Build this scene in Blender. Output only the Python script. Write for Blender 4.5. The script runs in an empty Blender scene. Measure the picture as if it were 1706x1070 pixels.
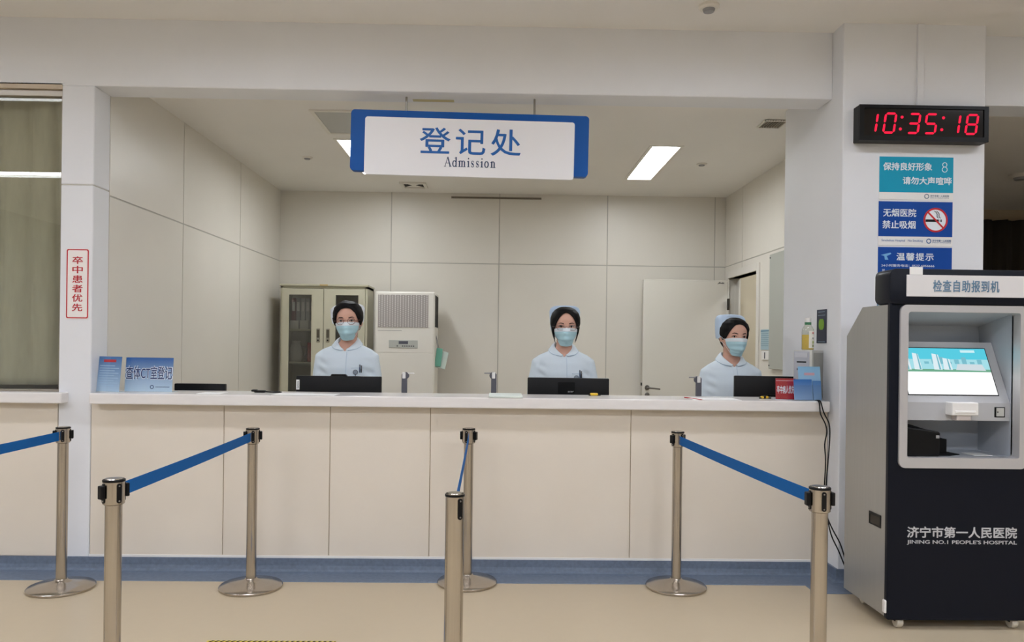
import bpy, bmesh, math, random
from mathutils import Vector, Matrix, noise
random.seed(7)
SC = bpy.context.scene
COL = SC.collection
PI = math.pi

# ------------------------------------------------------------------ camera
F_PX, CX, CY = 1290.0, 853.0, 574.0           # focal length and principal point for a 1706 x 1070 frame
YAW, ROLL, EYE = math.atan(23 / 1290), 0.0125, 1.30
fwd = Vector((math.sin(YAW), math.cos(YAW), 0))
rgt = Vector((math.cos(YAW), -math.sin(YAW), 0))
upv = Vector((0, 0, 1))
cr = rgt * math.cos(ROLL) + upv * math.sin(ROLL)
cu = upv * math.cos(ROLL) - rgt * math.sin(ROLL)
cam = bpy.data.cameras.new('camera')
cam.sensor_width = 36.0
cam.lens = F_PX / 1706 * 36
cam.shift_y = (CY - 535) / 1706
cam_o = bpy.data.objects.new('camera', cam)
COL.objects.link(cam_o)
m3 = Matrix((cr, cu, -fwd)).transposed()
cam_o.matrix_world = Matrix.Translation((0, 0, EYE)) @ m3.to_4x4()
SC.camera = cam_o


def P(px, py, Y):
    """point of the vertical plane y = Y seen at a photo position"""
    d = fwd + cr * ((px - CX) / F_PX) - cu * ((py - CY) / F_PX)
    s = Y / d.y
    return Vector((d.x * s, Y, EYE + d.z * s))


def PZ(px, py, z):
    """point of the horizontal plane at height z seen at a photo position"""
    d = fwd + cr * ((px - CX) / F_PX) - cu * ((py - CY) / F_PX)
    s = (z - EYE) / d.z
    return Vector((d.x * s, d.y * s, z))


# ------------------------------------------------------------------ light and exposure
world = bpy.data.worlds.new('world')
SC.world = world
world.use_nodes = True
world.node_tree.nodes['Background'].inputs[0].default_value = (1, 0.95, 0.88, 1)
world.node_tree.nodes['Background'].inputs[1].default_value = 0.05
SC.view_settings.view_transform = 'Standard'
SC.view_settings.look = 'None'
SC.view_settings.gamma = 1
SC.view_settings.use_curve_mapping = False
SC.view_settings.exposure = 0.0
HALL_LAMP = 17.8        # strength of the hall's ceiling lamps
ROOM_LAMP = 31.0        # strength of the lamps in the room behind the counter


# ------------------------------------------------------------------ materials
def lin(c):
    c = c / 255
    return c / 12.92 if c <= 0.04045 else ((c + 0.055) / 1.055) ** 2.4


def rgb(r, g, b):
    return (lin(r), lin(g), lin(b), 1)


MATS = {}


def mat(name, col, rough=0.5, metal=0.0, spec=0.5, vary=0.0, scale=8.0, stretch=(1, 1, 1), bump=0.0, bscale=60.0, coat=0.0, emit=None, estr=0.0,
        alpha=1.0, trans=0.0, ior=1.45, rvary=0.0):
    if name in MATS:
        return MATS[name]
    m = bpy.data.materials.new(name)
    m.use_nodes = True
    nt = m.node_tree
    b = nt.nodes['Principled BSDF']
    c = rgb(*col)
    b.inputs['Base Color'].default_value = c
    b.inputs['Roughness'].default_value = rough
    b.inputs['Metallic'].default_value = metal
    b.inputs['Specular IOR Level'].default_value = spec
    b.inputs['Coat Weight'].default_value = coat
    b.inputs['Alpha'].default_value = alpha
    b.inputs['Transmission Weight'].default_value = trans
    b.inputs['IOR'].default_value = ior
    if emit:
        b.inputs['Emission Color'].default_value = rgb(*emit)
        b.inputs['Emission Strength'].default_value = estr
    if vary or bump or rvary:
        tc = nt.nodes.new('ShaderNodeTexCoord')
        mp = nt.nodes.new('ShaderNodeMapping')
        mp.inputs['Scale'].default_value = stretch
        nt.links.new(tc.outputs['Object'], mp.inputs[0])
    if vary or rvary:
        n = nt.nodes.new('ShaderNodeTexNoise')
        n.inputs['Scale'].default_value = scale
        n.inputs['Detail'].default_value = 5
        nt.links.new(mp.outputs[0], n.inputs['Vector'])
    if vary:
        r = nt.nodes.new('ShaderNodeValToRGB')
        r.color_ramp.elements[0].position = 0.3
        r.color_ramp.elements[1].position = 0.7
        r.color_ramp.elements[0].color = tuple(x * (1 - vary) for x in c[:3]) + (1,)
        r.color_ramp.elements[1].color = tuple(min(1, x * (1 + vary)) for x in c[:3]) + (1,)
        nt.links.new(n.outputs['Fac'], r.inputs[0])
        nt.links.new(r.outputs[0], b.inputs['Base Color'])
    if rvary:
        mr = nt.nodes.new('ShaderNodeMapRange')
        mr.inputs['To Min'].default_value = rough - rvary
        mr.inputs['To Max'].default_value = rough + rvary
        nt.links.new(n.outputs['Fac'], mr.inputs['Value'])
        nt.links.new(mr.outputs[0], b.inputs['Roughness'])
    if bump:
        n2 = nt.nodes.new('ShaderNodeTexNoise')
        n2.inputs['Scale'].default_value = bscale
        n2.inputs['Detail'].default_value = 3
        nt.links.new(mp.outputs[0], n2.inputs['Vector'])
        bp = nt.nodes.new('ShaderNodeBump')
        bp.inputs['Strength'].default_value = bump
        bp.inputs['Distance'].default_value = 0.004
        nt.links.new(n2.outputs['Fac'], bp.inputs['Height'])
        nt.links.new(bp.outputs[0], b.inputs['Normal'])
    MATS[name] = m
    return m


def emission(name, col, strength):
    if name in MATS:
        return MATS[name]
    m = bpy.data.materials.new(name)
    m.use_nodes = True
    nt = m.node_tree
    nt.nodes.clear()
    o = nt.nodes.new('ShaderNodeOutputMaterial')
    e = nt.nodes.new('ShaderNodeEmission')
    e.inputs[0].default_value = rgb(*col)
    e.inputs[1].default_value = strength
    nt.links.new(e.outputs[0], o.inputs[0])
    MATS[name] = m
    return m


def thin_glass(name, tint=(235, 240, 236), mix=0.1, rough=0.0):
    """a pane: clear with a mirror reflection that grows at grazing angles"""
    if name in MATS:
        return MATS[name]
    m = bpy.data.materials.new(name)
    m.use_nodes = True
    nt = m.node_tree
    nt.nodes.clear()
    o = nt.nodes.new('ShaderNodeOutputMaterial')
    t = nt.nodes.new('ShaderNodeBsdfTransparent')
    t.inputs[0].default_value = rgb(*tint)
    g = nt.nodes.new('ShaderNodeBsdfGlossy')
    g.inputs['Roughness'].default_value = rough
    f = nt.nodes.new('ShaderNodeFresnel')
    gm = nt.nodes.new('ShaderNodeNewGeometry')
    io = nt.nodes.new('ShaderNodeMapRange')
    io.inputs['To Min'].default_value = 1.5
    io.inputs['To Max'].default_value = 1 / 1.5
    nt.links.new(gm.outputs['Backfacing'], io.inputs['Value'])
    nt.links.new(io.outputs[0], f.inputs[0])
    a = nt.nodes.new('ShaderNodeMath')
    a.operation = 'ADD'
    a.inputs[1].default_value = mix
    nt.links.new(f.outputs[0], a.inputs[0])
    x = nt.nodes.new('ShaderNodeMixShader')
    nt.links.new(a.outputs[0], x.inputs[0])
    nt.links.new(t.outputs[0], x.inputs[1])
    nt.links.new(g.outputs[0], x.inputs[2])
    nt.links.new(x.outputs[0], o.inputs[0])
    MATS[name] = m
    return m


WHITE_WALL = mat('white_wall_paint', (227, 228, 231), 0.6, vary=0.015, scale=3, bump=0.03, bscale=150)
ROOM_PANEL = mat('room_wall_panel', (222, 217, 207), 0.38, vary=0.015, scale=2)
ROOM_JOINT = mat('wall_panel_joint', (184, 180, 171), 0.6)
CEIL = mat('ceiling_paint', (234, 231, 226), 0.75, vary=0.012, scale=2)
CREAM = mat('cream_counter_panel', (227, 217, 202), 0.45, vary=0.02, scale=2.5)
CREAM_GAP = mat('counter_panel_seam', (170, 152, 126), 0.7)
MARBLE = mat('white_stone_worktop', (232, 228, 225), 0.22, vary=0.03, scale=9, stretch=(1, 1, 5))
BLUE_VINYL = mat('blue_vinyl_skirting', (104, 116, 134), 0.4, vary=0.14, scale=45)
FLOOR_M = mat('beige_vinyl_floor', (193, 177, 150), 0.3, vary=0.008, scale=22)
STEEL = mat('brushed_steel', (186, 178, 168), 0.2, metal=1.0, vary=0.05, scale=6, stretch=(20, 20, 0.4))
STEEL_DARK = mat('steel_rod', (150, 146, 140), 0.35, metal=1.0)
BLACK = mat('black_plastic', (13, 13, 14), 0.4, spec=0.25)
BLACK_MATTE = mat('black_matte_plastic', (9, 9, 10), 0.6, spec=0.2)
DGREY = mat('dark_grey_plastic', (84, 84, 92), 0.5)
MGREY = mat('mid_grey_plastic', (150, 150, 152), 0.5)
WHITE = mat('white_plastic', (236, 234, 231), 0.4)
OFFWHITE = mat('off_white_enamel', (226, 222, 213), 0.4)
PAPER = mat('paper_white', (240, 240, 238), 0.7)
BELT = mat('blue_webbing', (14, 92, 160), 0.75, spec=0.2, bump=0.3, bscale=400)
SIGN_BLUE = mat('sign_blue', (14, 84, 164), 0.45, spec=0.25)
SIGN_WHITE = mat('sign_white', (240, 240, 244), 0.4)
INK_BLUE = mat('lettering_blue', (24, 96, 172), 0.5)
INK_NAVY = mat('lettering_navy', (50, 70, 105), 0.5)
RED = mat('lettering_red', (190, 35, 45), 0.5)
CURTAIN = mat('grey_green_curtain', (170, 163, 147), 0.85, vary=0.06, scale=30, stretch=(1, 1, 0.2), bump=0.2, bscale=300)
NAVY = mat('navy_enamel', (10, 15, 27), 0.4, spec=0.25)
SILVER = mat('silver_painted_metal', (172, 171, 167), 0.38, metal=0.55, vary=0.03, scale=5, stretch=(30, 30, 0.5))
CAB = mat('grey_green_cabinet_enamel', (196, 192, 170), 0.42)
SKIN = mat('skin', (216, 170, 150), 0.5, spec=0.4)
HAIR = mat('black_hair', (15, 13, 13), 0.6, spec=0.22, vary=0.3, scale=40, stretch=(6, 6, 0.6))
UNIFORM = mat('pale_blue_cotton', (222, 234, 243), 0.8, bump=0.08, bscale=220)
UNIFORM_EDGE = mat('pale_blue_seam_and_shade', (176, 198, 216), 0.8)
MASK = mat('mask_teal', (178, 214, 224), 0.75)
MASK_W = mat('mask_white_edge', (226, 234, 240), 0.75)
LAMP_HALL = emission('hall_lamp_diffuser', (236, 242, 255), HALL_LAMP)
LAMP_FAR = emission('far_hall_lamp_diffuser', (236, 242, 255), HALL_LAMP * 2.6)
LAMP_ROOM = emission('room_lamp_diffuser', (244, 248, 252), ROOM_LAMP)


# ------------------------------------------------------------------ mesh helpers
class MB:
    def __init__(self):
        self.bm = bmesh.new()
        self.mi = 0

    def _merge(self, t, M=None):
        if M is not None:
            t.transform(M)
        for f in t.faces:
            f.material_index = self.mi
        me = bpy.data.meshes.new('tmp')
        t.to_mesh(me)
        t.free()
        n0 = len(self.bm.faces)
        self.bm.from_mesh(me)
        bpy.data.meshes.remove(me)
        return self

    def box(self, x0, x1, y0, y1, z0, z1, bev=0.0, seg=2, M=None):
        t = bmesh.new()
        bmesh.ops.create_cube(t, size=1)
        for v in t.verts:
            v.co = Vector(((x0 + x1) / 2 + v.co.x * (x1 - x0), (y0 + y1) / 2 + v.co.y * (y1 - y0), (z0 + z1) / 2 + v.co.z * (z1 - z0)))
        if bev:
            bmesh.ops.bevel(t, geom=t.edges[:], offset=bev, segments=seg, profile=0.5, affect='EDGES')
        return self._merge(t, M)

    def prism(self, poly, a0, a1, axis='y', bev=0.0, M=None):
        """polygon in the two other axes, extruded from a0 to a1 along axis"""
        t = bmesh.new()
        def co(p, a):
            return {'y': (p[0], a, p[1]), 'x': (a, p[0], p[1]), 'z': (p[0], p[1], a)}[axis]
        A = [t.verts.new(co(p, a0)) for p in poly]
        B = [t.verts.new(co(p, a1)) for p in poly]
        n = len(poly)
        t.faces.new(A)
        t.faces.new(B[::-1])
        for i in range(n):
            t.faces.new((A[i], B[i], B[(i + 1) % n], A[(i + 1) % n]))
        bmesh.ops.recalc_face_normals(t, faces=t.faces[:])
        if bev:
            bmesh.ops.bevel(t, geom=t.edges[:], offset=bev, segments=2, profile=0.5, affect='EDGES')
        return self._merge(t, M)

    def ring(self, outer, inner, a0, a1, axis='y', M=None):
        """frame: closed outline with an opening of as many points"""
        t = bmesh.new()
        def co(p, a):
            return {'y': (p[0], a, p[1]), 'x': (a, p[0], p[1]), 'z': (p[0], p[1], a)}[axis]
        L = [[t.verts.new(co(p, a)) for p in poly] for poly, a in ((outer, a0), (inner, a0), (inner, a1), (outer, a1))]
        n = len(outer)
        for k in range(4):
            A, B = L[k], L[(k + 1) % 4]
            for i in range(n):
                t.faces.new((A[i], A[(i + 1) % n], B[(i + 1) % n], B[i]))
        bmesh.ops.recalc_face_normals(t, faces=t.faces[:])
        return self._merge(t, M)

    def lathe(self, prof, c=(0, 0, 0), seg=32, M=None):
        """(radius, z) profile turned about the vertical through c"""
        t = bmesh.new()
        rows = []
        for r, z in prof:
            if r < 1e-6:
                rows.append([t.verts.new((c[0], c[1], c[2] + z))])
            else:
                rows.append([t.verts.new((c[0] + r * math.cos(2 * PI * i / seg), c[1] + r * math.sin(2 * PI * i / seg), c[2] + z)) for i in range(seg)])
        for A, B in zip(rows, rows[1:]):
            for i in range(seg):
                j = (i + 1) % seg
                if len(A) == 1 and len(B) > 1:
                    t.faces.new((A[0], B[j], B[i]))
                elif len(B) == 1 and len(A) > 1:
                    t.faces.new((A[i], A[j], B[0]))
                elif len(A) > 1:
                    t.faces.new((A[i], A[j], B[j], B[i]))
        for R in (rows[0], rows[-1]):
            if len(R) > 1:
                t.faces.new(R)
        bmesh.ops.recalc_face_normals(t, faces=t.faces[:])
        return self._merge(t, M)

    def loft(self, rings, cap=True, M=None):
        t = bmesh.new()
        R = [[t.verts.new(p) for p in r] for r in rings]
        for A, B in zip(R, R[1:]):
            n = len(A)
            for i in range(n):
                t.faces.new((A[i], A[(i + 1) % n], B[(i + 1) % n], B[i]))
        if cap:
            t.faces.new(R[0])
            t.faces.new(R[-1])
        bmesh.ops.recalc_face_normals(t, faces=t.faces[:])
        return self._merge(t, M)

    def tube(self, pts, r, seg=10, M=None):
        pts = [Vector(p) for p in pts]
        rs = r if isinstance(r, (list, tuple)) else [r] * len(pts)
        rings = []
        prev = None
        for i, p in enumerate(pts):
            d = (pts[min(i + 1, len(pts) - 1)] - pts[max(i - 1, 0)]).normalized()
            a = Vector((0, 0, 1)) if abs(d.z) < 0.9 else Vector((0, 1, 0))
            if prev is None:
                u = d.cross(a).normalized()
            else:
                u = (prev - d * prev.dot(d)).normalized()
            prev = u
            w = d.cross(u).normalized()
            rings.append([p + (u * math.cos(2 * PI * k / seg) + w * math.sin(2 * PI * k / seg)) * rs[i] for k in range(seg)])
        return self.loft(rings, True, M)

    def ball(self, c, r, seg=16, M=None):
        t = bmesh.new()
        bmesh.ops.create_uvsphere(t, u_segments=seg, v_segments=max(6, seg // 2), radius=1)
        rr = r if isinstance(r, (list, tuple)) else (r, r, r)
        for v in t.verts:
            v.co = Vector((c[0] + v.co.x * rr[0], c[1] + v.co.y * rr[1], c[2] + v.co.z * rr[2]))
        return self._merge(t, M)

    def grid(self, pts, thick=0.0, M=None, closed=False):
        """rows of points joined to a sheet, thickened along its normals"""
        t = bmesh.new()
        R = [[t.verts.new(p) for p in r] for r in pts]
        for A, B in zip(R, R[1:]):
            n = len(A)
            for i in range(n if closed else n - 1):
                j = (i + 1) % n
                t.faces.new((A[i], A[j], B[j], B[i]))
        if thick:
            bmesh.ops.recalc_face_normals(t, faces=t.faces[:])
            bmesh.ops.solidify(t, geom=t.faces[:], thickness=thick)
        bmesh.ops.recalc_face_normals(t, faces=t.faces[:])
        return self._merge(t, M)

    def quads(self, rects, z, flip=False):
        t = bmesh.new()
        for x0, x1, y0, y1 in rects:
            v = [t.verts.new(p) for p in ((x0, y0, z), (x1, y0, z), (x1, y1, z), (x0, y1, z))]
            t.faces.new(v[::-1] if flip else v)
        bmesh.ops.remove_doubles(t, verts=t.verts[:], dist=1e-5)
        return self._merge(t)

    def build(self, name, mats, parent=None, smooth=None):
        me = bpy.data.meshes.new(name)
        self.bm.to_mesh(me)
        self.bm.free()
        return link(name, me, mats, parent, smooth)


def link(name, me, mats, parent=None, smooth=None):
    for m in (mats if isinstance(mats, (list, tuple)) else [mats]):
        me.materials.append(m)
    o = bpy.data.objects.new(name, me)
    COL.objects.link(o)
    if parent is not None:
        o.parent = parent
    if smooth is not None:
        me.shade_smooth()
        if smooth < 179:
            me.set_sharp_from_angle(angle=math.radians(smooth))
    return o


def thing(name, label, cat, loc=(0, 0, 0), rz=0, group=None):
    o = bpy.data.objects.new(name, None)
    COL.objects.link(o)
    o.empty_display_size = 0.05
    o.location = loc
    o.rotation_euler = (0, 0, rz)
    return tag(o, label, cat, group)


def tag(o, label, cat, group=None, kind=None):
    o['label'] = label
    o['category'] = cat
    if group:
        o['group'] = group
    if kind:
        o['kind'] = kind
    return o


def struct(o, label=None):
    o['kind'] = 'structure'
    if label:
        o['label'] = label
    return o


def text(name, s, m, cx, cz, w, h, y, parent=None, bold=0.0, depth=0.0015, M=None, spacing=1.0, shear=0.0):
    """lettering standing in the x-z plane facing -y, fitted to a w x h box centred on (cx, cz)"""
    c = bpy.data.curves.new('tmp_text', 'FONT')
    c.body = s
    c.space_character = spacing
    c.shear = shear
    c.resolution_u = 3
    c.extrude = 0.01
    o = bpy.data.objects.new('tmp_text', c)
    COL.objects.link(o)
    bpy.context.view_layer.update()
    me = bpy.data.meshes.new_from_object(o.evaluated_get(bpy.context.evaluated_depsgraph_get()))
    bpy.data.objects.remove(o)
    bpy.data.curves.remove(c)
    me.materials.clear()
    if bold:
        bm = bmesh.new()
        src = me.copy()
        n1 = max(1, len(src.vertices))
        for dx, dy in ((-1, 0), (1, 0), (0, -1), (0, 1), (-0.7, 0.7), (0.7, 0.7)):
            n0 = len(bm.verts)
            bm.from_mesh(src)
            bm.verts.ensure_lookup_table()
            for v in bm.verts[n0:]:
                v.co.x += dx * bold
                v.co.y += dy * bold
                v.co.z = (0.01 + 0.001 * n0 / n1) if v.co.z > 0 else 0.0
        bm.to_mesh(me)
        bm.free()
        bpy.data.meshes.remove(src)
    X = [v.co.x for v in me.vertices]
    Y = [v.co.y for v in me.vertices]
    x0, x1, y0, y1 = min(X), max(X), min(Y), max(Y)
    for v in me.vertices:
        a = (v.co.x - (x0 + x1) / 2) / (x1 - x0) * w + cx
        b = (v.co.y - (y0 + y1) / 2) / (y1 - y0) * h + cz
        v.co = Vector((a, y - (depth * (1 + (v.co.z - 0.01) * 90) if v.co.z > 0 else 0), b))
    if M is not None:
        me.transform(M)
    me.name = name
    return link(name, me, m, parent)


def rrect(x0, x1, z0, z1, r, n=6):
    pts = []
    for cx, cz, a0 in ((x1 - r, z1 - r, 0), (x0 + r, z1 - r, 90), (x0 + r, z0 + r, 180), (x1 - r, z0 + r, 270)):
        for i in range(n + 1):
            a = math.radians(a0 + 90 * i / n)
            pts.append((cx + r * math.cos(a), cz + r * math.sin(a)))
    return pts


def circ(cx, cz, r, n=32):
    return [(cx + r * math.cos(2 * PI * i / n), cz + r * math.sin(2 * PI * i / n)) for i in range(n)]


def copy_tree(o, parent=None):
    c = o.copy()
    COL.objects.link(c)
    c.parent = parent
    for ch in [x for x in COL.objects if x.parent == o]:
        copy_tree(ch, c)
    return c


def holes(x0, x1, y0, y1, hs):
    xs = sorted({x0, x1, *[h[0] for h in hs], *[h[1] for h in hs]})
    ys = sorted({y0, y1, *[h[2] for h in hs], *[h[3] for h in hs]})
    out = []
    for a, b in zip(xs, xs[1:]):
        for c, d in zip(ys, ys[1:]):
            mx, my = (a + b) / 2, (c + d) / 2
            if not any(h[0] < mx < h[1] and h[2] < my < h[3] for h in hs):
                out.append((a, b, c, d))
    return out


# ------------------------------------------------------------------ the setting
YF = 4.41                        # plane of the counter front, pillar and beam
YB = 8.14                        # back wall of the room
XL, XR = -2.294, 2.385           # side walls of the room
XP = -2.475                      # left edge of the slim pillar
CX0, CX1, CY0, CY1 = 1.90, 2.70, 4.27, 5.14      # column
ZH, ZB, ZC = 3.11, 2.73, 2.88    # hall ceiling, underside of beam, room ceiling
HX0, HX1, HY0 = -7.0, 7.0, -5.0

struct(MB().box(HX0, HX1, HY0, 9.4, -0.1, 0).build('floor', FLOOR_M))

# hall lamps: recessed in the ceiling, running along the hall in three rows
hall_rows = [(3.09, [-6.0, -3.6, -1.2, 1.2, 3.6, 6.0]), (0.25, [-5.35, -2.95, -0.55, 1.85, 4.25]), (-2.6, [-4.8, -2.4, 0, 2.4, 4.8])]
hall_lamps = [(x, y) for y, xs in hall_rows for x in xs]
hs = [(x - 0.6, x + 0.6, y - 0.15, y + 0.15) for x, y in hall_lamps]
mb = MB().quads(holes(HX0, HX1, HY0, YF, hs), ZH, True)
mb.quads([(HX0, HX1, HY0, YF)], ZH + 0.12)
struct(mb.build('ceiling', CEIL))
room_lamps = [(1.31, 6.70), (-1.165, 6.66)]
mb = MB().quads(holes(XL - 0.2, XR + 0.1, YF + 0.02, YB, [(x - 0.115, x + 0.115, y - 0.61, y + 0.61) for x, y in room_lamps]), ZC, True)
mb.quads([(XL - 0.2, XR + 0.1, YF + 0.02, YB)], ZC + 0.1)
struct(mb.build('ceiling_room', CEIL))
struct(MB().box(CX1 - 0.3, HX1, YF + 0.2, 9.4, 2.99, 3.05).build('ceiling_corridor', CEIL))
struct(MB().box(HX0, XL - 0.1, YF + 0.2, 6.0, 2.88, 2.95).build('ceiling_side_room', CEIL))


def recessed_lamp(x, y, z, hx, hy, dep, em, name, label, group):
    t = thing(name, label, 'ceiling light', (x, y, z), 0, group)
    mb = MB()
    for s in (-1, 1):
        mb.box(s * hx - 0.004, s * hx + 0.004, -hy - 0.004, hy + 0.004, -0.002, dep + 0.01)
        mb.box(-hx, hx, s * hy - 0.004, s * hy + 0.004, -0.002, dep + 0.01)
    mb.box(-hx, hx, -hy, hy, dep + 0.005, dep + 0.012)
    mb.build('housing', OFFWHITE, t)
    MB().box(-hx + 0.006, hx - 0.006, -hy + 0.006, hy - 0.006, dep, dep + 0.004).build('diffuser', em, t)
    return t


for x, y in hall_lamps:
    recessed_lamp(x, y, ZH, 0.596, 0.146, 0.03, LAMP_HALL if y > 2 else LAMP_FAR, 'recessed_ceiling_light', 'long recessed white ceiling light of the waiting hall before the counter', 'recessed lights of the waiting hall')
for (x, y), l in zip(room_lamps, ('narrow white recessed ceiling light in full view right of the hanging sign', 'narrow white recessed ceiling light half hidden behind the hanging blue sign')):
    t = recessed_lamp(x, y, ZC, 0.111, 0.606, 0.012, LAMP_ROOM, 'recessed_ceiling_light', l, 'recessed lights of the admission room')
    MB().ring([(-0.135, -0.63), (0.135, -0.63), (0.135, 0.63), (-0.135, 0.63)], [(-0.11, -0.605), (0.11, -0.605), (0.11, 0.605), (-0.11, 0.605)], -0.006, 0.0, 'z').build('rim', OFFWHITE, t)

# beam across the whole front
struct(MB().box(HX0, CX0, YF, YF + 0.2, ZB, ZH + 0.1, 0.004, 1).build('wall_beam', WHITE_WALL))
struct(MB().box(CX1, HX1, YF + 0.0, YF + 0.2, 2.71, ZH + 0.1).build('wall_beam_corridor', WHITE_WALL))
# slim pillar
mb = MB().box(XP, XL, YF, YF + 0.18, 0, 2.17 - 0.003, 0.004, 1).box(XP, XL, YF, YF + 0.18, 2.17 + 0.003, ZB, 0.004, 1)
mb.mi = 1
mb.box(XP + 0.004, XL - 0.004, YF + 0.004, YF + 0.17, 2.16, 2.18)
struct(mb.build('wall_pillar', [WHITE_WALL, ROOM_JOINT]))
# column
struct(MB().box(CX0, CX1, CY0, CY1, 0, ZH + 0.05, 0.006, 2).build('wall_column', WHITE_WALL))
# trunking up the column to the clock
a = P(1527, 200, CY0)
b = P(1538, 40, CY0)
struct(MB().box(P(1526.5, 120, CY0).x, P(1537, 120, CY0).x, CY0 - 0.016, CY0, P(1530, 180, CY0).z, ZH - 0.002, 0.002, 1).build('trim_1', WHITE_WALL), 'white cable trunking running up the column to the ceiling')


def panelled(name, origin, ux, length, zs, seams, normal, holes_=()):
    """wall made of panels in front of a darker joint face"""
    o, u, n = Vector(origin), Vector(ux), Vector(normal)
    mb = MB()
    edges = [0] + list(seams) + [length]
    g = 0.005
    def blk(a0, a1, z0, z1, d0, d1):
        pts = [o + u * a + n * d + Vector((0, 0, z)) for a in (a0, a1) for d in (d0, d1) for z in (z0, z1)]
        X, Y, Z = zip(*pts)
        mb.box(min(X), max(X), min(Y), max(Y), min(Z), max(Z))
    for a, b in zip(edges, edges[1:]):
        for z0, z1 in zip(zs, zs[1:]):
            cells = [(a + g, b - g, z0 + g, z1 - g)]
            for h in holes_:
                new = []
                for c in cells:
                    if h[0] >= c[1] or h[1] <= c[0] or h[3] <= c[2] or h[2] >= c[3]:
                        new.append(c)
                        continue
                    if c[0] < h[0]: new.append((c[0], h[0], c[2], c[3]))
                    if c[1] > h[1]: new.append((h[1], c[1], c[2], c[3]))
                    m0, m1 = max(c[0], h[0]), min(c[1], h[1])
                    if c[3] > h[3]: new.append((m0, m1, h[3], c[3]))
                    if c[2] < h[2]: new.append((m0, m1, c[2], h[2]))
                cells = new
            for c in cells:
                blk(c[0], c[1], c[2], c[3], -0.008, 0.0)
    mb.mi = 1
    cells = [(0, length, zs[0], zs[-1])]
    for h in holes_:
        cells = [(0, h[0], zs[0], zs[-1]), (h[1], length, zs[0], zs[-1]), (h[0], h[1], h[3], zs[-1])]
    for c in cells:
        blk(c[0], c[1], c[2], c[3], -0.1, -0.004)
    return struct(mb.build(name, [ROOM_PANEL, ROOM_JOINT]))


zj = P(832, 440, YB).z
panelled('wall_back', (XL - 0.1, YB, 0), (1, 0, 0), XR - XL + 0.2, [0, zj, ZC + 0.02], [P(px, 380, YB).x - XL + 0.1 for px in (652, 832, 1012, 1191)], (0, -1, 0))
yl = [(P(px, 574, 1).x, px) for px in (305, 400)]
seam_l = [XL / P(305, 400, 1).x - YF, XL / P(400, 400, 1).x - YF]
panelled('wall_left', (XL, YF + 0.18, 0), (0, 1, 0), YB - YF - 0.18, [0, zj, ZC + 0.02], [s - 0.18 for s in seam_l], (1, 0, 0))
DY0, DY1, DZ = 7.10, 7.98, 2.01
panelled('wall_right', (XR, CY1, 0), (0, 1, 0), YB - CY1, [0, zj, ZC + 0.02], [XR / P(1237, 380, 1).x - CY1], (-1, 0, 0), [(DY0 - CY1, DY1 - CY1, -1, DZ)])
# hall enclosure
struct(MB().box(-1.3, 1.3, HY0, HY0 + 0.03, 0, 2.4).build('wall_added_panel', mat('dark_reflection_panel', (40, 42, 44), 0.2)), 'dark panel on the unseen rear hall wall, added for the steel posts to reflect')  # added out of view so the steel posts mirror a dark band
DIM = mat('hall_far_wall', (176, 173, 170), 0.6)
struct(MB().box(HX0 - 0.1, HX0, HY0, 9.4, 0, ZH + 0.1).build('wall_hall_left', DIM))
struct(MB().box(HX1, HX1 + 0.1, HY0, 9.4, 0, ZH + 0.1).build('wall_hall_right', DIM))
struct(MB().box(HX0 - 0.1, HX1 + 0.1, HY0 - 0.1, HY0, 0, ZH + 0.1).build('wall_hall_rear', DIM))
struct(MB().box(XR + 0.1, HX1, 9.2, 9.3, 0, 3.0).build('wall_corridor', mat('corridor_wall', (196, 180, 152), 0.7)))
struct(MB().box(HX0, XL - 0.1, 5.8, 5.9, 0, 3.0).build('wall_side_room', ROOM_PANEL))
# the wall under the curtained window, cream panelled like the counter
PZ0, PZ1 = 0.075, 0.94
mb = MB().box(HX0, XP - 0.004, YF, YF + 0.12, PZ0, PZ1, 0.002, 1)
struct(mb.build('wall_window_base', CREAM))
struct(MB().box(HX0, P(104, 655, YF - 0.06).x, YF - 0.07, YF + 0.2, 0.94, 1.0, 0.006, 2).build('trim_2', MARBLE), 'white stone sill below the curtained window')

# skirting and the blue strip it runs into on the floor
def skirt(name, pts):
    """profile of the coved blue vinyl swept along a wall line given as (x, y) corners, hall side on the right"""
    prof = [(0.0, 0.075), (-0.012, 0.075), (-0.013, 0.035), (-0.018, 0.015), (-0.032, 0.005), (-0.06, 0.0035), (-0.2, 0.003), (-0.205, 0.0), (0.0, 0.0)]
    rings = []
    for i, p in enumerate(pts):
        p = Vector((p[0], p[1], 0))
        d0 = (Vector((*pts[i], 0)) - Vector((*pts[i - 1], 0))).normalized() if i else None
        d1 = (Vector((*pts[i + 1], 0)) - Vector((*pts[i], 0))).normalized() if i < len(pts) - 1 else None
        n0 = Vector((d0.y, -d0.x, 0)) if d0 else None
        n1 = Vector((d1.y, -d1.x, 0)) if d1 else None
        if n0 and n1:
            n = (n0 + n1)
            n = n / n.dot(n1)
        else:
            n = n0 or n1
        rings.append([p + n * (-a) + Vector((0, 0, z)) for a, z in prof])
    return struct(MB().loft(rings).build(name, BLUE_VINYL))


skirt('baseboard_front', [(HX0, YF), (CX0, YF), (CX0, CY0), (CX1, CY0), (CX1, YF + 0.2)])

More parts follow.
